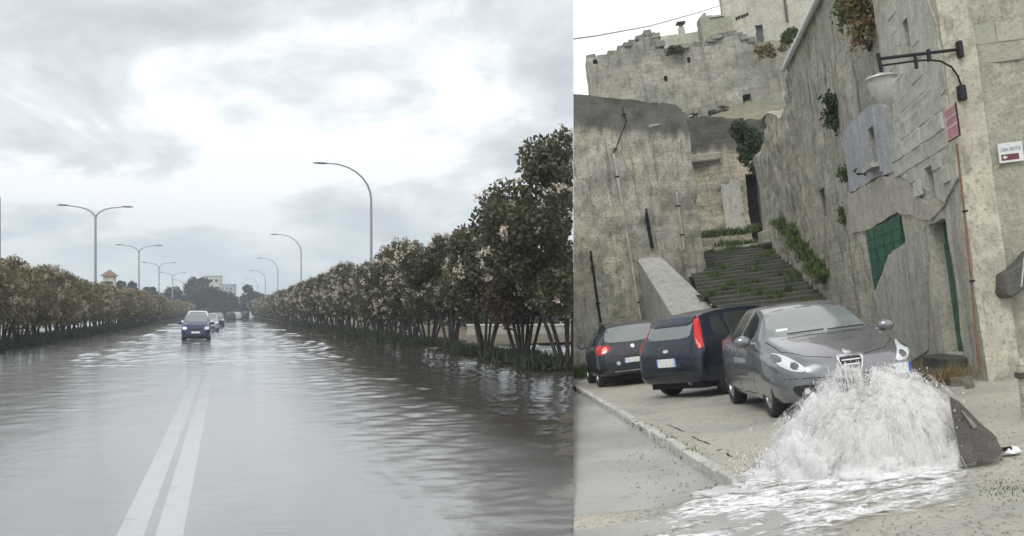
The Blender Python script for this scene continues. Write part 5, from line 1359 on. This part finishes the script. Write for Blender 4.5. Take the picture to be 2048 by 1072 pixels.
q_ = W6.pxs([(1402, 21), (1420, 29), (1431, 33), (1446, 31), (1452, 30), (1455, 125), (1412, 125)])
V7 = 64.5; W7 = frontal(V7)
up2 = empty('upper_house', W7.M(), 'lower annex with a curved parapet left of the plain upper house', 'building')
P7 = W7.pxs([(1402, 20), (1412, 29), (1425, 33), (1446, 32), (1462, 30), (1472, 125), (1412, 125)])
obj('facade', panel(P7, .2, 0, 1.2, -1, .03, (), 0, 25.0), rock('yellowish_render', (.36, .35, .26), (.30, .30, .23), (.18, .18, .14), None, .2, .5, .1), up2, 40)
q_ = W7.pxs([(1402, 20), (1410, 28)]); bm = bmesh.new(); a_ = W7.px(1430, 33); sbox(bm, a_[0]-.4, a_[0]+.6, -.1, 1.0, a_[1]-.05, a_[1]+.06); obj('coping', bm, m_conc, up2)
up3 = empty('upper_house', W7.M() @ Matrix.Translation((0, 3, 0)), 'low cream roofed house with a slim chimney above the ruin', 'building')
W8 = frontal(V7+3); P8 = W8.pxs([(1322, 76), (1330, 72), (1364, 67), (1402, 65), (1408, 120), (1330, 125)])
obj('wall', panel(P8, .2, 0, .8, -1, .02, (), 0, 27.0), m_w6, up3, 40)
c_ = W8.pxs([(1360, 68), (1371, 67), (1361, 46)])
bm = bmesh.new(); sbox(bm, c_[0][0], c_[1][0], .1, .5, c_[0][1]-.3, c_[2][1]-.25); ch = obj('chimney', bm, m_w6, up3)
bm = bmesh.new(); sbox(bm, c_[0][0]-.1, c_[1][0]+.1, .0, .6, c_[2][1]-.0, c_[2][1]+.12); obj('chimney_cap', bm, m_iron, ch)
obj('chimney_pot', bbox(c_[0][0]+.08, c_[1][0]-.08, .15, .45, c_[2][1]-.25, c_[2][1]), m_wood, ch)
# --- overhead cables
def cable(pts, rad, m, lab, dv=None):
    r_ = empty('overhead_cable', MR @ Matrix.Translation(pts[0]), lab, 'cable'); P_ = [p-pts[0] for p in pts]
    bm_ = tubem(P_, rad, 6); clip(bm_, r_.matrix_world, 1); obj('cable', bm_, m, r_)
    c_ = P_[-1]; obj('insulator', bbox(c_.x-.08, c_.x+.08, c_.y-.08, c_.y+.08, c_.z-.08, c_.z+.08), m_iron, r_)
cable([at(1100, 84, 30), at(1190, 72, 34), at(1300, 52, 42), at(1400, 24, 52), at(1449, 8, 60), at(1500, -14, 65.5)], .028, m_galv, 'thin grey overhead cable crossing the white sky')
cable([at(1300, 252, 33.2), at(1330, 247, 35), at(1362, 238, 38), at(1384, 231, 42.4)], .035, m_conc, 'pale rope slung from the old wall to the rubble')

# --- plants on the town side
def plant(px, py, v, rx, rz_, n, ln_, wd_, m, lab, seed, name='wall_plant'):
    p = at(px, py, v); r_ = empty(name, MR @ Matrix.Translation(p), lab, 'plant'); g_ = random.Random(seed)
    cs_ = [(g_.uniform(-rx, rx)*.6, g_.uniform(-.15, .15), g_.uniform(-rz_, rz_)*.7, g_.uniform(.3, .5)*min(rx, rz_)+.08) for _ in range(9)]
    V_, F_ = leaves(cs_, n, ln_, wd_, (.2, 1.1), 1, seed); obj('foliage', mesh_np('foliage', V_, F_), m, r_)
    bm_ = bmesh.new()
    for k in range(4): tube(bm_, [(0, .1, -rz_*.8), (cs_[k][0], cs_[k][1], cs_[k][2])], [.03, .012], 5, False)
    obj('stem', bm_, m_bark, r_)
def wallv(px, py): a = WA.px(px, py); p = WA.o+WA.d*a[0]; return p.y-.15
m_shr = leafmat('dark_shrub_leaf', (.035, .055, .028), (.055, .08, .035), (.08, .11, .05))
plant(1500, 283, 40.5, .75, .95, 3600, .17, .09, m_shr, 'dark green shrub growing above the black passage', 1, 'shrub')
plant(1513, 335, 39.8, .35, .4, 700, .13, .07, m_shr, 'small dark plant hanging beside the slim upright stone', 2)
plant(1670, 228, wallv(1670, 228), .35, .5, 900, .13, .06, m_shr, 'dark tuft hanging high on the stained masonry front', 3)
plant(1735, 40, wallv(1735, 40), .5, .7, 1500, .12, .06, m_dry, 'reddish and yellow weeds hanging beside the cream house top', 4)
plant(1710, 22, wallv(1712, 22), .45, .4, 700, .12, .06, m_ivy, 'green weeds left of the reddish weeds on the wall top', 5)
plant(1692, 347, wallv(1692, 347), .14, .22, 250, .09, .05, m_ivy, 'tiny green tuft beside the blue grey plaster', 6)
plant(1686, 424, wallv(1686, 424), .12, .30, 250, .09, .05, m_ivy, 'tiny green tuft between the small window and the garage shutter', 7)
plant(1572, 330, 36, .35, .6, 900, .13, .06, m_ivy, 'green creeper on the mossy retaining wall', 8)
plant(1580, 265, 35, .3, .5, 600, .13, .06, m_dry, 'yellow brown weeds on top of the retaining wall', 9)
plant(1590, 380, 33, .25, .45, 500, .12, .06, m_ivy, 'lower green creeper on the mossy retaining wall', 10)
plant(1540, 100, 49, 1.2, .35, 900, .2, .1, m_dry, 'rusty scrub at the right end of the ruin', 11, 'scrub')
plant(1590, 70, 52, .9, .5, 900, .2, .1, m_ivy, 'green scrub under the upper house', 12, 'scrub')
plant(1350, 100, 49.6, .6, .25, 500, .14, .07, m_shr, 'dark weeds in the gap of the ruin top', 13)
plant(1545, 240, 43, .5, .3, 500, .15, .07, m_ivy, 'pale green weeds on the ledge right of the rubble', 14)
cs = []
def gl_(n_, f_):
    return [f_(i/(n_-1)) for i in range(n_)]
def lerp2(a, b, q): return (a[0]+(b[0]-a[0])*q, a[1]+(b[1]-a[1])*q)
P_ = []
g = random.Random(8)
def onst(px, py, v):
    return at(px, py, v)
for i in range(40):
    q = i/39; x, y_ = lerp2((1548, 455), (1650, 575), q); v = 41-q*9; p = onst(x+g.uniform(-8, 8), y_+g.uniform(-8, 10), v); P_.append(p)
for i in range(60):
    q = i/59; x, y_ = lerp2((1556, 455), (1650, 570), q); x += g.uniform(-2, 16); y_ += g.uniform(-14, 6); P_.append(at(x, y_, wallv(x, y_)-.15))
for i in range(26):
    q = i/25; x, y_ = lerp2((1405, 472), (1510, 462), q); P_.append(onst(x, y_+g.uniform(-4, 8), 42.2))
for i in range(10):
    q = i/9; x, y_ = lerp2((1375, 500), (1395, 478), q); P_.append(onst(x, y_, 41.3))
for i in range(30):
    k_ = random.randrange(nst-1); vv = VS0+k_*tread+.45; ql = min(1, max(0, (vv-29)/(VS1-29))); xa = bL+(eL-bL)*ql; xb = WA.o.x+.15*(vv-WA.o.y)
    P_.append(Vector((xa+(xb-xa)*random.random()**.6, vv, zB+(k_+1)*rise-.03)))
for i in range(14): P_.append(onst(g.uniform(1425, 1560), g.uniform(490, 500), 40.6))
o = tufts('stair_weeds', P_, 9000, .20, .022, m_ivy, .22, Mw=MR.copy(), seed=12); o['label'] = 'bright green weeds along the edges and head of the stone stairs'; o['category'] = 'weeds'
P_ = [gnd(x, y_) for x, y_ in ((1800, 748), (1806, 752), (1812, 745), (1797, 742), (1820, 755), (1828, 757), (1838, 758), (1890, 770), (1900, 772), (1880, 768))]+[gnd(1895+i*5, 770) for i in range(5)]
o = tufts('wall_foot_weeds', P_, 700, .20, .008, m_dry, .22, Mw=MR.copy(), seed=13); o['label'] = 'dry yellowish weeds at the foot of the house by the doorstep'; o['category'] = 'weeds'
P_ = [gnd(1280+i*5.5+g.uniform(-6, 3), 858+i*3.1+g.uniform(2, 9), -.12) for i in range(24)]
o = tufts('kerb_weeds', P_[::2], 330, .05, .008, m_ivy, .09, Mw=MR.copy(), seed=14); o['label'] = 'thin green weeds growing along the kerb stones'; o['category'] = 'weeds'
P_ = [gnd(1975+i*4+g.uniform(-4, 4), 1000+i*.8+g.uniform(-4, 4), -.02) for i in range(20)]
o = tufts('roadside_weeds', P_, 170, .016, .004, m_ivy, .07, Mw=MR.copy(), seed=15); o['label'] = 'low dark weeds at the lower right edge of the ground'; o['category'] = 'weeds'
P_ = [gnd(1152+i*3, 754+g.uniform(-4, 4)) for i in range(12)]
o = tufts('wall_weeds', P_, 900, .35, .02, m_ivy, .25, Mw=MR.copy(), seed=16); o['label'] = 'green weeds at the foot of the old wall left of the charcoal car'; o['category'] = 'weeds'
# loose stones by the doorstep
sb = [((1905, 768), .16), ((1925, 770), .22), ((1880, 764), .13), ((1845, 752), .18), ((1860, 757), .14), ((1940, 775), .10)]
for k, ((x, y_), s_) in enumerate(sb):
    p = gnd(x, y_); r = empty('loose_stone', MR @ Matrix.Translation(p), ['pale stone among weeds below the doorstep', 'largest pale stone right below the doorstep', 'small stone left of the pale ones by the doorstep', 'stone nearest the grey car at the foot of the wall', 'second stone from the grey car at the foot of the wall', 'smallest stone beside the rusty pipe foot'][k], 'stone', 'loose stones at the foot of the house')
    block(r, 0, 0, s_*.25, s_*1.3, s_, s_*.6, m_rubble, 'stone', k*.8)

# --- broken paving slab thrown up by the water, and the litter beside it
pb0, pb1 = gnd(1925, 926), gnd(2004, 912); v_ = pb0.y
P = [at(1898, 798, v_+.25), at(1916, 806, v_+.25), at(1962, 852, v_+.2), at(1992, 880, v_+.1), at(2004, 905, v_), at(1990, 918, v_-.05), at(1962, 922, v_-.05), at(1925, 930, v_-.05), at(1910, 860, v_+.1)]
r = empty('broken_slab', MR.copy(), 'dark triangular slab of broken paving tilted up beside the water', 'slab')
bm = bmesh.new(); a_ = [bm.verts.new(p) for p in P]; b_ = [bm.verts.new(p+Vector((.05, .10, .01))) for p in P]
bm.faces.new(a_[::-1]); bm.faces.new(b_)
for i in range(len(P)): bm.faces.new((a_[i], a_[(i+1) % len(P)], b_[(i+1) % len(P)], b_[i]))
bmesh.ops.recalc_face_normals(bm, faces=bm.faces[:])
bmesh.ops.triangulate(bm, faces=bm.faces[:]); bmesh.ops.subdivide_edges(bm, edges=bm.edges[:], cuts=4, use_grid_fill=True)
for v in bm.verts: v.co += Vector((.006*n2(v.co.x, v.co.z, 1, 14), .014*n2(v.co.x, v.co.z, 2, 9), .008*n2(v.co.x, v.co.z, 3, 14)))
t = NT('dark_broken_paving'); s = t.vec((26, 26, 26)); bk = t.n('ShaderNodeTexVoronoi'); bk.inputs['Scale'].default_value = 42; t.L.new(t.obj(), bk.inputs['Vector'])
f = t.noise(4, 6, .7); c = t.mix(t.ramp(f, .4, .65), (.065, .058, .054), (.10, .09, .082)); c = t.mix(t.ramp(t.noise(2.4, 4, .6), .58, .68), c, (.25, .24, .19))
t.bump(t.math('ADD', bk.outputs['Distance'], f), .8, .02); t.set(c, .75); obj('slab', bm, t.m, r, 50)
e0, e1 = P[1]+Vector((.02, -.02, -.05)), P[3]+Vector((0, -.02, 0))
obj('mortar_streak', tubem([P[1].lerp(P[8], .2)+Vector((.02, -.03, -.02)), P[2].lerp(P[8], .3)+Vector((0, -.03, 0))], [.008, .02], 6), m_rubble, r)
pl = gnd(2022, 906); r = empty('litter', MR @ Matrix.Translation(pl), 'crumpled pale plastic with a dark strip lying right of the broken slab', 'litter')
bm = bmesh.new(); r_ = bmesh.ops.create_icosphere(bm, subdivisions=3, radius=1)
for v in bm.verts:
    n_ = n2(v.co.x, v.co.y+v.co.z, 2, 2.5); v.co = Vector((v.co.x*.11, v.co.y*.07, abs(v.co.z)*.05*(1+n_)))*(.75+.3*n_)
obj('plastic', bm, m_white, r); obj('dark_strip', bbox(-.15, .0, -.03, .0, .03, .055, rot=None), m_iron, r)
# dark cracks in the paving beside the kerb
r = empty('paving_crack', MR.copy(), 'dark broken cracks in the paving running beside the kerb', 'crack')
for cp in (((1335, 850), (1352, 858), (1372, 866)), ((1385, 874), (1402, 882), (1424, 892)), ((1434, 902), (1452, 900)), ((1456, 908), (1468, 916))):
    P_ = [gnd(x, y_) for x, y_ in cp]; bm = bmesh.new(); P2 = []
    for a, b in zip(P_, P_[1:]):
        for k in range(5): q = a.lerp(b, k/5); q.z = z_up(q.x, q.y)+.004; q += Vector((g.uniform(-.02, .02), g.uniform(-.03, .03), 0)) if not hasattr(g, 'normal') else Vector((g.uniform(-.02, .02), g.uniform(-.03, .03), 0)); P2.append(q)
    tube(bm, P2, [.004+.010*random.random() for _ in P2], 5); 
    for v in bm.verts: v.co.z = v.co.z*.3+.7*.008
    obj('crack', bm, m_dark, r)
# small loose gravel in the paving (counted by nobody)
V = []; Fc = []; g = np.random.default_rng(3)
for i in range(2600):
    y_ = 5.2+g.random()**1.6*14; x = (.09+g.random()*.46)*y_; s_ = g.uniform(.004, .016)
    if kal(x, y_) < KL and kside(x, y_) < .1: zz = -.085
    else: zz = z_up(x, y_)
    b0 = len(V); d = g.uniform(.6, 1.4, 4)*s_
    V += [(x-d[0], y_, zz), (x, y_-d[1], zz), (x+d[2], y_, zz), (x, y_+d[3], zz), (x, y_, zz+s_)]; Fc += [(b0, b0+1, b0+4), (b0+1, b0+2, b0+4), (b0+2, b0+3, b0+4), (b0+3, b0, b0+4)]
o = obj('gravel', mesh_np('gravel', V, Fc), m_rubble, mat=MR.copy()); tag(o, 'small loose gravel scattered over the parking ground', 'gravel', kind='stuff')

# --- gushing water
c0 = gnd(1758, 932, -.05); Mf = MR @ Matrix.Translation(c0)
fo = empty('water_gush', Mf, 'white dome of water bursting out of the ground before the grey car', 'water')
t = NT('white_water'); f = t.noise(1.0, 5, .65, t.vec((9, 9, 2.2))); c = t.mix(t.ramp(f, .38, .62), (.86, .855, .84), (.97, .965, .95)); t.bump(f, .7, .05); t.set(c, .6, spec=.2)
tl = t.n('ShaderNodeBsdfTranslucent'); tl.inputs[0].default_value = (.9, .9, .92, 1); mx = t.n('ShaderNodeMixShader'); mx.inputs[0].default_value = .45
tr_ = t.n('ShaderNodeBsdfTransparent'); m3 = t.n('ShaderNodeMixShader'); m3.inputs[0].default_value = .04
t.L.new(t.b.outputs[0], mx.inputs[1]); t.L.new(tl.outputs[0], mx.inputs[2]); t.L.new(mx.outputs[0], m3.inputs[1]); t.L.new(tr_.outputs[0], m3.inputs[2]); t.L.new(m3.outputs[0], t.out.inputs[0]); m_ww = t.m
t = NT('water_strand'); t.set((.96, .955, .94), .7, spec=.15); tl = t.n('ShaderNodeBsdfTranslucent'); tl.inputs[0].default_value = (.95, .95, .97, 1); mx = t.n('ShaderNodeMixShader'); mx.inputs[0].default_value = .45
t.L.new(t.b.outputs[0], mx.inputs[1]); t.L.new(tl.outputs[0], mx.inputs[2]); tr_ = t.n('ShaderNodeBsdfTransparent'); m3 = t.n('ShaderNodeMixShader'); m3.inputs[0].default_value = .08
t.L.new(mx.outputs[0], m3.inputs[1]); t.L.new(tr_.outputs[0], m3.inputs[2]); t.L.new(m3.outputs[0], t.out.inputs[0]); m_ws = t.m
SCW = c0.y/FL
RX, RYv, HZ = 156*SCW, 120*SCW, 152*SCW
def dome(th, q):       # profile of the falling sheet: th around, q from crest (0) to ground (1)
    lob = 1+.16*noise.noise(Vector((math.cos(th)*2.0, math.sin(th)*2.0, 3)))+.07*noise.noise(Vector((math.cos(th)*6, math.sin(th)*6, 3+q*2)))
    rr = (.06+.94*math.sin(q*math.pi/2)**1.25)*lob; zz = 1-q**2.3
    left = 1+.30*max(0, -math.cos(th))*q**3
    return Vector((RX*rr*math.cos(th)*left, RYv*rr*math.sin(th), HZ*zz*(1+.07*math.cos(th*2+1)+.22*noise.noise(Vector((math.cos(th)*2.6, math.sin(th)*2.6, 7))))))
bm = bmesh.new(); rings = []; NT_, NQ = 160, 46
for j in range(NQ+1):
    q = j/NQ; ring = []
    for i in range(NT_):
        th = 2*math.pi*i/NT_; p = dome(th, q)*.97
        n_ = noise.noise(Vector((th*9, q*2.0, 1)))*.5+noise.noise(Vector((th*24, q*5, 5)))*.5+noise.noise(Vector((math.cos(th)*3, math.sin(th)*3, q*5)))*.7
        d = Vector((math.cos(th), math.sin(th), .5))
        ring.append(bm.verts.new(p+d*.055*n_*(.35+q)))
    rings.append(ring)
for a, b in zip(rings, rings[1:]):
    for i in range(NT_): bm.faces.new((a[i], a[(i+1) % NT_], b[(i+1) % NT_], b[i]))
bm.faces.new(rings[0]); obj('dome', bm, m_ww, fo, 180)
g = np.random.default_rng(11); V = []; Fc = []
def strand(P_, rad):
    n_ = len(P_); b0 = len(V)
    for i, p in enumerate(P_):
        t_ = (P_[min(i+1, n_-1)]-P_[max(i-1, 0)]); a = t_.cross(Vector((.3, 1, .1))); 
        if a.length < 1e-6: a = Vector((1, 0, 0))
        a.normalize(); b = t_.cross(a).normalized(); r_ = rad*math.sin(math.pi*(i+.35)/(n_-.3))
        for k in range(3):
            an = 2.094*k; V.append(tuple(p+(a*math.cos(an)+b*math.sin(an))*r_))
    for i in range(n_-1):
        for k in range(3): Fc.append((b0+3*i+k, b0+3*i+(k+1) % 3, b0+3*i+3+(k+1) % 3, b0+3*i+3+k))
for i in range(3200):
    th = g.uniform(0, 2*math.pi); q0 = g.random()**.7*.95; ln_ = g.uniform(.14, .42); k_ = .975+abs(g.normal())*.022
    if g.random() < .05: k_ += g.uniform(.02, .10)
    dth = g.normal()*.02; P_ = [dome(th+dth*m_, min(1.02, q0+ln_*m_/4))*k_ for m_ in range(5)]
    strand(P_, g.uniform(.0010, .0026))
for i in range(2600):           # water thrown over to the lower left and front, falling in torn sheets
    th = g.uniform(-2.9, -.9) if g.random() < .45 else g.uniform(2.0, 4.6); q0 = g.uniform(.15, .9); p0 = dome(th, q0)*g.uniform(.9, 1.03)
    go = Vector((-1, -.35+g.normal()*.3, 0)).normalized() if math.cos(th) < -.1 else Vector((math.cos(th)*.6-.3, -1, 0)).normalized()
    vx = g.uniform(.6, 1.9); t0 = g.uniform(0, .22); dt_ = g.uniform(.02, .07); P_ = []
    for m_ in range(5):
        tt = t0+dt_*m_/4; P_.append(p0+go*(vx*tt)+Vector((0, 0, .5*tt-4.9*tt*tt)))
    if P_[-1].z > -.05: strand(P_, g.uniform(.0010, .0026))
# spiky crown of droplets shooting off, mostly up and to the right and left
for i in range(700):
    th = g.uniform(0, 2*math.pi); q0 = g.uniform(.05, .45); p0 = dome(th, q0)
    ang = Vector((math.cos(th)*.7+.1, math.sin(th)*.3, .9-.9*q0)).normalized(); L_ = g.gamma(2.0, .03)
    side = Vector((g.normal()*.012, g.normal()*.01, 0))
    P_ = [p0+ang*L_*m_/3+Vector((0, 0, -.25*(L_*m_/3)**2))+side*m_ for m_ in range(4)]; strand(P_, g.uniform(.0012, .0032))
# separate jet in front of the car grille
jt = at(1688, 742, c0.y)-c0; jb = at(1700, 812, c0.y)-c0
for i in range(900):
    q = g.random(); p0 = jb.lerp(jt, q*g.uniform(.9, 1.03))+Vector((g.normal()*.042*(1.15-q*.4), g.normal()*.03, 0)); L_ = g.uniform(.03, .09)
    P_ = [p0+Vector((-.1*L_*m_/3, 0, L_*m_/3)) for m_ in range(4)]; strand(P_, g.uniform(.0035, .009))
g2r = random.Random(6)
for (bx_, by_, bz_, rx_, rz_) in ((-190, -30, 8, 62, 44), (-240, -50, -8, 70, 26), (-150, -70, 20, 60, 70), (-95, 10, 60, 60, 80), (-30, -85, 0, 90, 36), (90, -80, 2, 80, 34), (150, -30, 4, 40, 40), (20, 10, 110, 70, 48), (-60, 0, 118, 42, 40), (-300, -60, -12, 80, 16)):
    bm = bmesh.new(); r_ = bmesh.ops.create_icosphere(bm, subdivisions=5, radius=1)
    sd_ = g2r.random()*50
    for v in bm.verts:
        d = v.co.copy(); n_ = noise.noise(d*1.6+Vector((sd_, 0, 0)))*.45+noise.noise(Vector((d.x*5, d.y*5, d.z*1.6+sd_)))*.20+noise.noise(Vector((d.x*14, d.y*14, d.z*3+sd_)))*.13+noise.noise(Vector((d.x*34, d.y*34, d.z*7+sd_)))*.07
        v.co = Vector((bx_+d.x*rx_*(1+n_), by_+d.y*rx_*.8*(1+n_), bz_+d.z*rz_*(1+n_)))*SCW
    obj('froth', bm, m_ww, fo, 180)
for kk_, al0, op_ in ((1.02, .46, .75), (1.06, .49, .6), (1.11, .53, .5), (1.18, .57, .4)):
    bm = bmesh.new(); rings = []
    for j in range(37):
        q = j/36; rings.append([bm.verts.new(dome(2*math.pi*i/120, q)*kk_*(1+.07*noise.noise(Vector((math.cos(2*math.pi*i/120)*5, math.sin(2*math.pi*i/120)*5, q*4+kk_*9)))+.04*noise.noise(Vector((2*math.pi*i/120*9, q*3, kk_*20))))) for i in range(120)])
    for a, b in zip(rings, rings[1:]):
        for i in range(120): bm.faces.new((a[i], a[(i+1) % 120], b[(i+1) % 120], b[i]))
    t = NT('water_spray'); t.set((.95, .945, .93), .8, spec=.1)
    f = t.noise(1.0, 6, .70, t.vec((13, 13, 3.2), (kk_*37, 2, 3)), .4); tr_ = t.n('ShaderNodeBsdfTransparent'); m3 = t.n('ShaderNodeMixShader')
    tl = t.n('ShaderNodeBsdfTranslucent'); tl.inputs[0].default_value = (.95, .945, .93, 1); mt = t.n('ShaderNodeMixShader'); mt.inputs[0].default_value = .5
    t.L.new(t.b.outputs[0], mt.inputs[1]); t.L.new(tl.outputs[0], mt.inputs[2])
    lw = t.n('ShaderNodeLayerWeight'); lw.inputs[0].default_value = .5; ed = t.math('SUBTRACT', 1.0, t.ramp(lw.outputs['Facing'], .55, .98))
    t.L.new(t.math('MULTIPLY', t.math('MULTIPLY', t.ramp(f, al0-.10, al0+.12), op_), ed), m3.inputs[0]); t.L.new(tr_.outputs[0], m3.inputs[1]); t.L.new(mt.outputs[0], m3.inputs[2]); t.L.new(m3.outputs[0], t.out.inputs[0])
    obj('spray', bm, t.m, fo, 180)
o = obj('strands', mesh_np('strands', V, Fc), m_ws, fo, 180); o['kind'] = 'stuff'
V = []; Fc = []
for i in range(5200):           # droplets
    th = g.uniform(0, 2*math.pi); q = g.random(); p = dome(th, q)*(1+abs(g.normal())*.10)+Vector((g.normal()*.03, g.normal()*.03, abs(g.normal())*.02))
    if g.random() < .35: p = Vector((-RX*g.uniform(.6, 1.9), g.normal()*.25-.25, abs(g.normal())*.14*1.0+.02)); 
    s_ = g.gamma(2, .0010)+.0008; b0 = len(V); st_ = 1+g.random()*2.5
    V += [tuple(p+Vector(d)*s_) for d in ((1, 0, 0), (-1, 0, 0), (0, 1, 0), (0, -1, 0), (0, 0, st_), (0, 0, -st_))]
    for a, b in ((0, 2), (2, 1), (1, 3), (3, 0)): Fc += [(b0+a, b0+b, b0+4), (b0+b, b0+a, b0+5)]
o = obj('droplets', mesh_np('droplets', V, Fc), m_ws, fo, 180); o['kind'] = 'stuff'
# foaming stream running off towards the lower left
SP = [gnd(x, y_, -.03) for x, y_ in ((1575, 890), (1490, 935), (1420, 980), (1340, 1005), (1255, 1035), (1190, 1110), (1560, 1150), (1650, 1085), (1710, 1040), (1800, 1012), (1945, 990), (1965, 950), (1910, 915), (1700, 890))]
poly = [(p.x, p.y) for p in SP]; x0, x1 = min(p[0] for p in poly), max(p[0] for p in poly); y0, y1 = min(p[1] for p in poly), max(p[1] for p in poly)
def edge_d(x, y):
    return min((Vector((x, y))-Vector(a)).length if (Vector(b)-Vector(a)).length == 0 else
               (lambda t_: (Vector((x, y))-(Vector(a)+(Vector(b)-Vector(a))*t_)).length)(max(0, min(1, (Vector((x, y))-Vector(a)).dot(Vector(b)-Vector(a))/(Vector(b)-Vector(a)).length_squared))) for a, b in zip(poly, poly[1:]+poly[:1]))
step = .022; bm = bmesh.new(); vs_ = {}; fd = Vector((-.75, -.66)).normalized()
def sv(i, j):
    if (i, j) not in vs_:
        x, y = x0+i*step, y0+j*step; al_, ac = x*fd.x+y*fd.y, -x*fd.y+y*fd.x; e_ = min(1, edge_d(x, y)/.16)
        h_ = .9*noise.noise(Vector((al_*2.2, ac*7, 0)))+.5*noise.noise(Vector((al_*7, ac*16, 4)))+.3*noise.noise(Vector((x*24, y*24, 3)))
        gz = z_up(x, y) if kal(x, y) > KL-.2 or kside(x, y) > 0 else z_lo(x, y)
        near_ = max(0, 1-math.hypot((x-c0.x)/.95, (y-c0.y)/.75)); 
        vs_[i, j] = bm.verts.new((x, y, max(gz, -.10 if kal(x, y) > KL-.2 else gz)+(.010+.017*h_+.05*near_)*e_-.006*(1-e_)+.004))
    return vs_[i, j]
for i in range(int((x1-x0)/step)):
    for j in range(int((y1-y0)/step)):
        x, y = x0+(i+.5)*step, y0+(j+.5)*step
        if inpoly(x+.06*n2(x, y, 1, 5), y+.06*n2(x, y, 4, 5), poly): bm.faces.new((sv(i, j), sv(i+1, j), sv(i+1, j+1), sv(i, j+1)))
t = NT('foam_stream'); th_ = math.atan2(fd.y, fd.x)
f1 = t.noise(1.0, 6, .68, t.vec((3.2, 8, 1), rot=(0, 0, -th_)), 1.2); f2 = t.noise(1.0, 5, .7, t.vec((14, 30, 1), rot=(0, 0, -th_)), .8); f3 = t.noise(1.3, 4, .6)
fm = t.math('ADD', t.math('MULTIPLY', f1, .65), t.math('MULTIPLY', f2, .35)); fm = t.math('ADD', fm, t.math('MULTIPLY', t.math('SUBTRACT', f3, .5), .30))
at_ = t.n('ShaderNodeAttribute'); at_.attribute_name = 'foam'
fm2 = t.math('ADD', fm, t.math('MULTIPLY', t.math('SUBTRACT', at_.outputs['Fac'], .5), .42))
al_ = t.ramp(fm2, .30, .58); c = t.mix(t.ramp(f2, .36, .66), (.84, .85, .86), (.95, .95, .95)); t.bump(fm, .3, .02); t.set(c, .3, spec=.5)
gw = t.n('ShaderNodeBsdfGlossy'); gw.inputs['Roughness'].default_value = .12; tw = t.n('ShaderNodeBsdfTransparent'); tw.inputs[0].default_value = (.97, .97, .96, 1)
fr = t.n('ShaderNodeFresnel'); fr.inputs[0].default_value = 1.33; wm_ = t.n('ShaderNodeMixShader'); t.L.new(t.math('MULTIPLY', fr.outputs[0], t.ramp(at_.outputs['Fac'], .02, .3)), wm_.inputs[0]); t.L.new(tw.outputs[0], wm_.inputs[1]); t.L.new(gw.outputs[0], wm_.inputs[2])
mx = t.n('ShaderNodeMixShader'); t.L.new(al_, mx.inputs[0]); t.L.new(wm_.outputs[0], mx.inputs[1]); t.L.new(t.b.outputs[0], mx.inputs[2]); t.L.new(mx.outputs[0], t.out.inputs[0])
so_ = tag(obj('stream_water', bm, t.m, mat=MR.copy(), smooth=180), kind='structure')
ca = so_.data.attributes.new('foam', 'FLOAT', 'POINT')
for i_, v in enumerate(so_.data.vertices):
    d_ = min(1, edge_d(v.co.x, v.co.y)/.30); nr_ = max(0, 1-math.hypot((v.co.x-c0.x)/1.25, (v.co.y-c0.y)/.8))
    ca.data[i_].value = max(0, min(1.2, d_*.36+nr_*1.0))

# --- damp air over the whole place
bm = bbox(-900, 900, -60, 1000, -8, 62)
t = NT('damp_air'); t.N.remove(t.b); pv = t.n('ShaderNodeVolumePrincipled'); pv.inputs['Color'].default_value = (.80, .87, .95, 1); pv.inputs['Density'].default_value = .0007
pv.inputs['Anisotropy'].default_value = .2; t.L.new(pv.outputs[0], t.out.inputs['Volume'])
tag(obj('haze', bm, t.m), 'thin damp air over the road and the town', kind='stuff')
SC.cycles.volume_bounces = 1
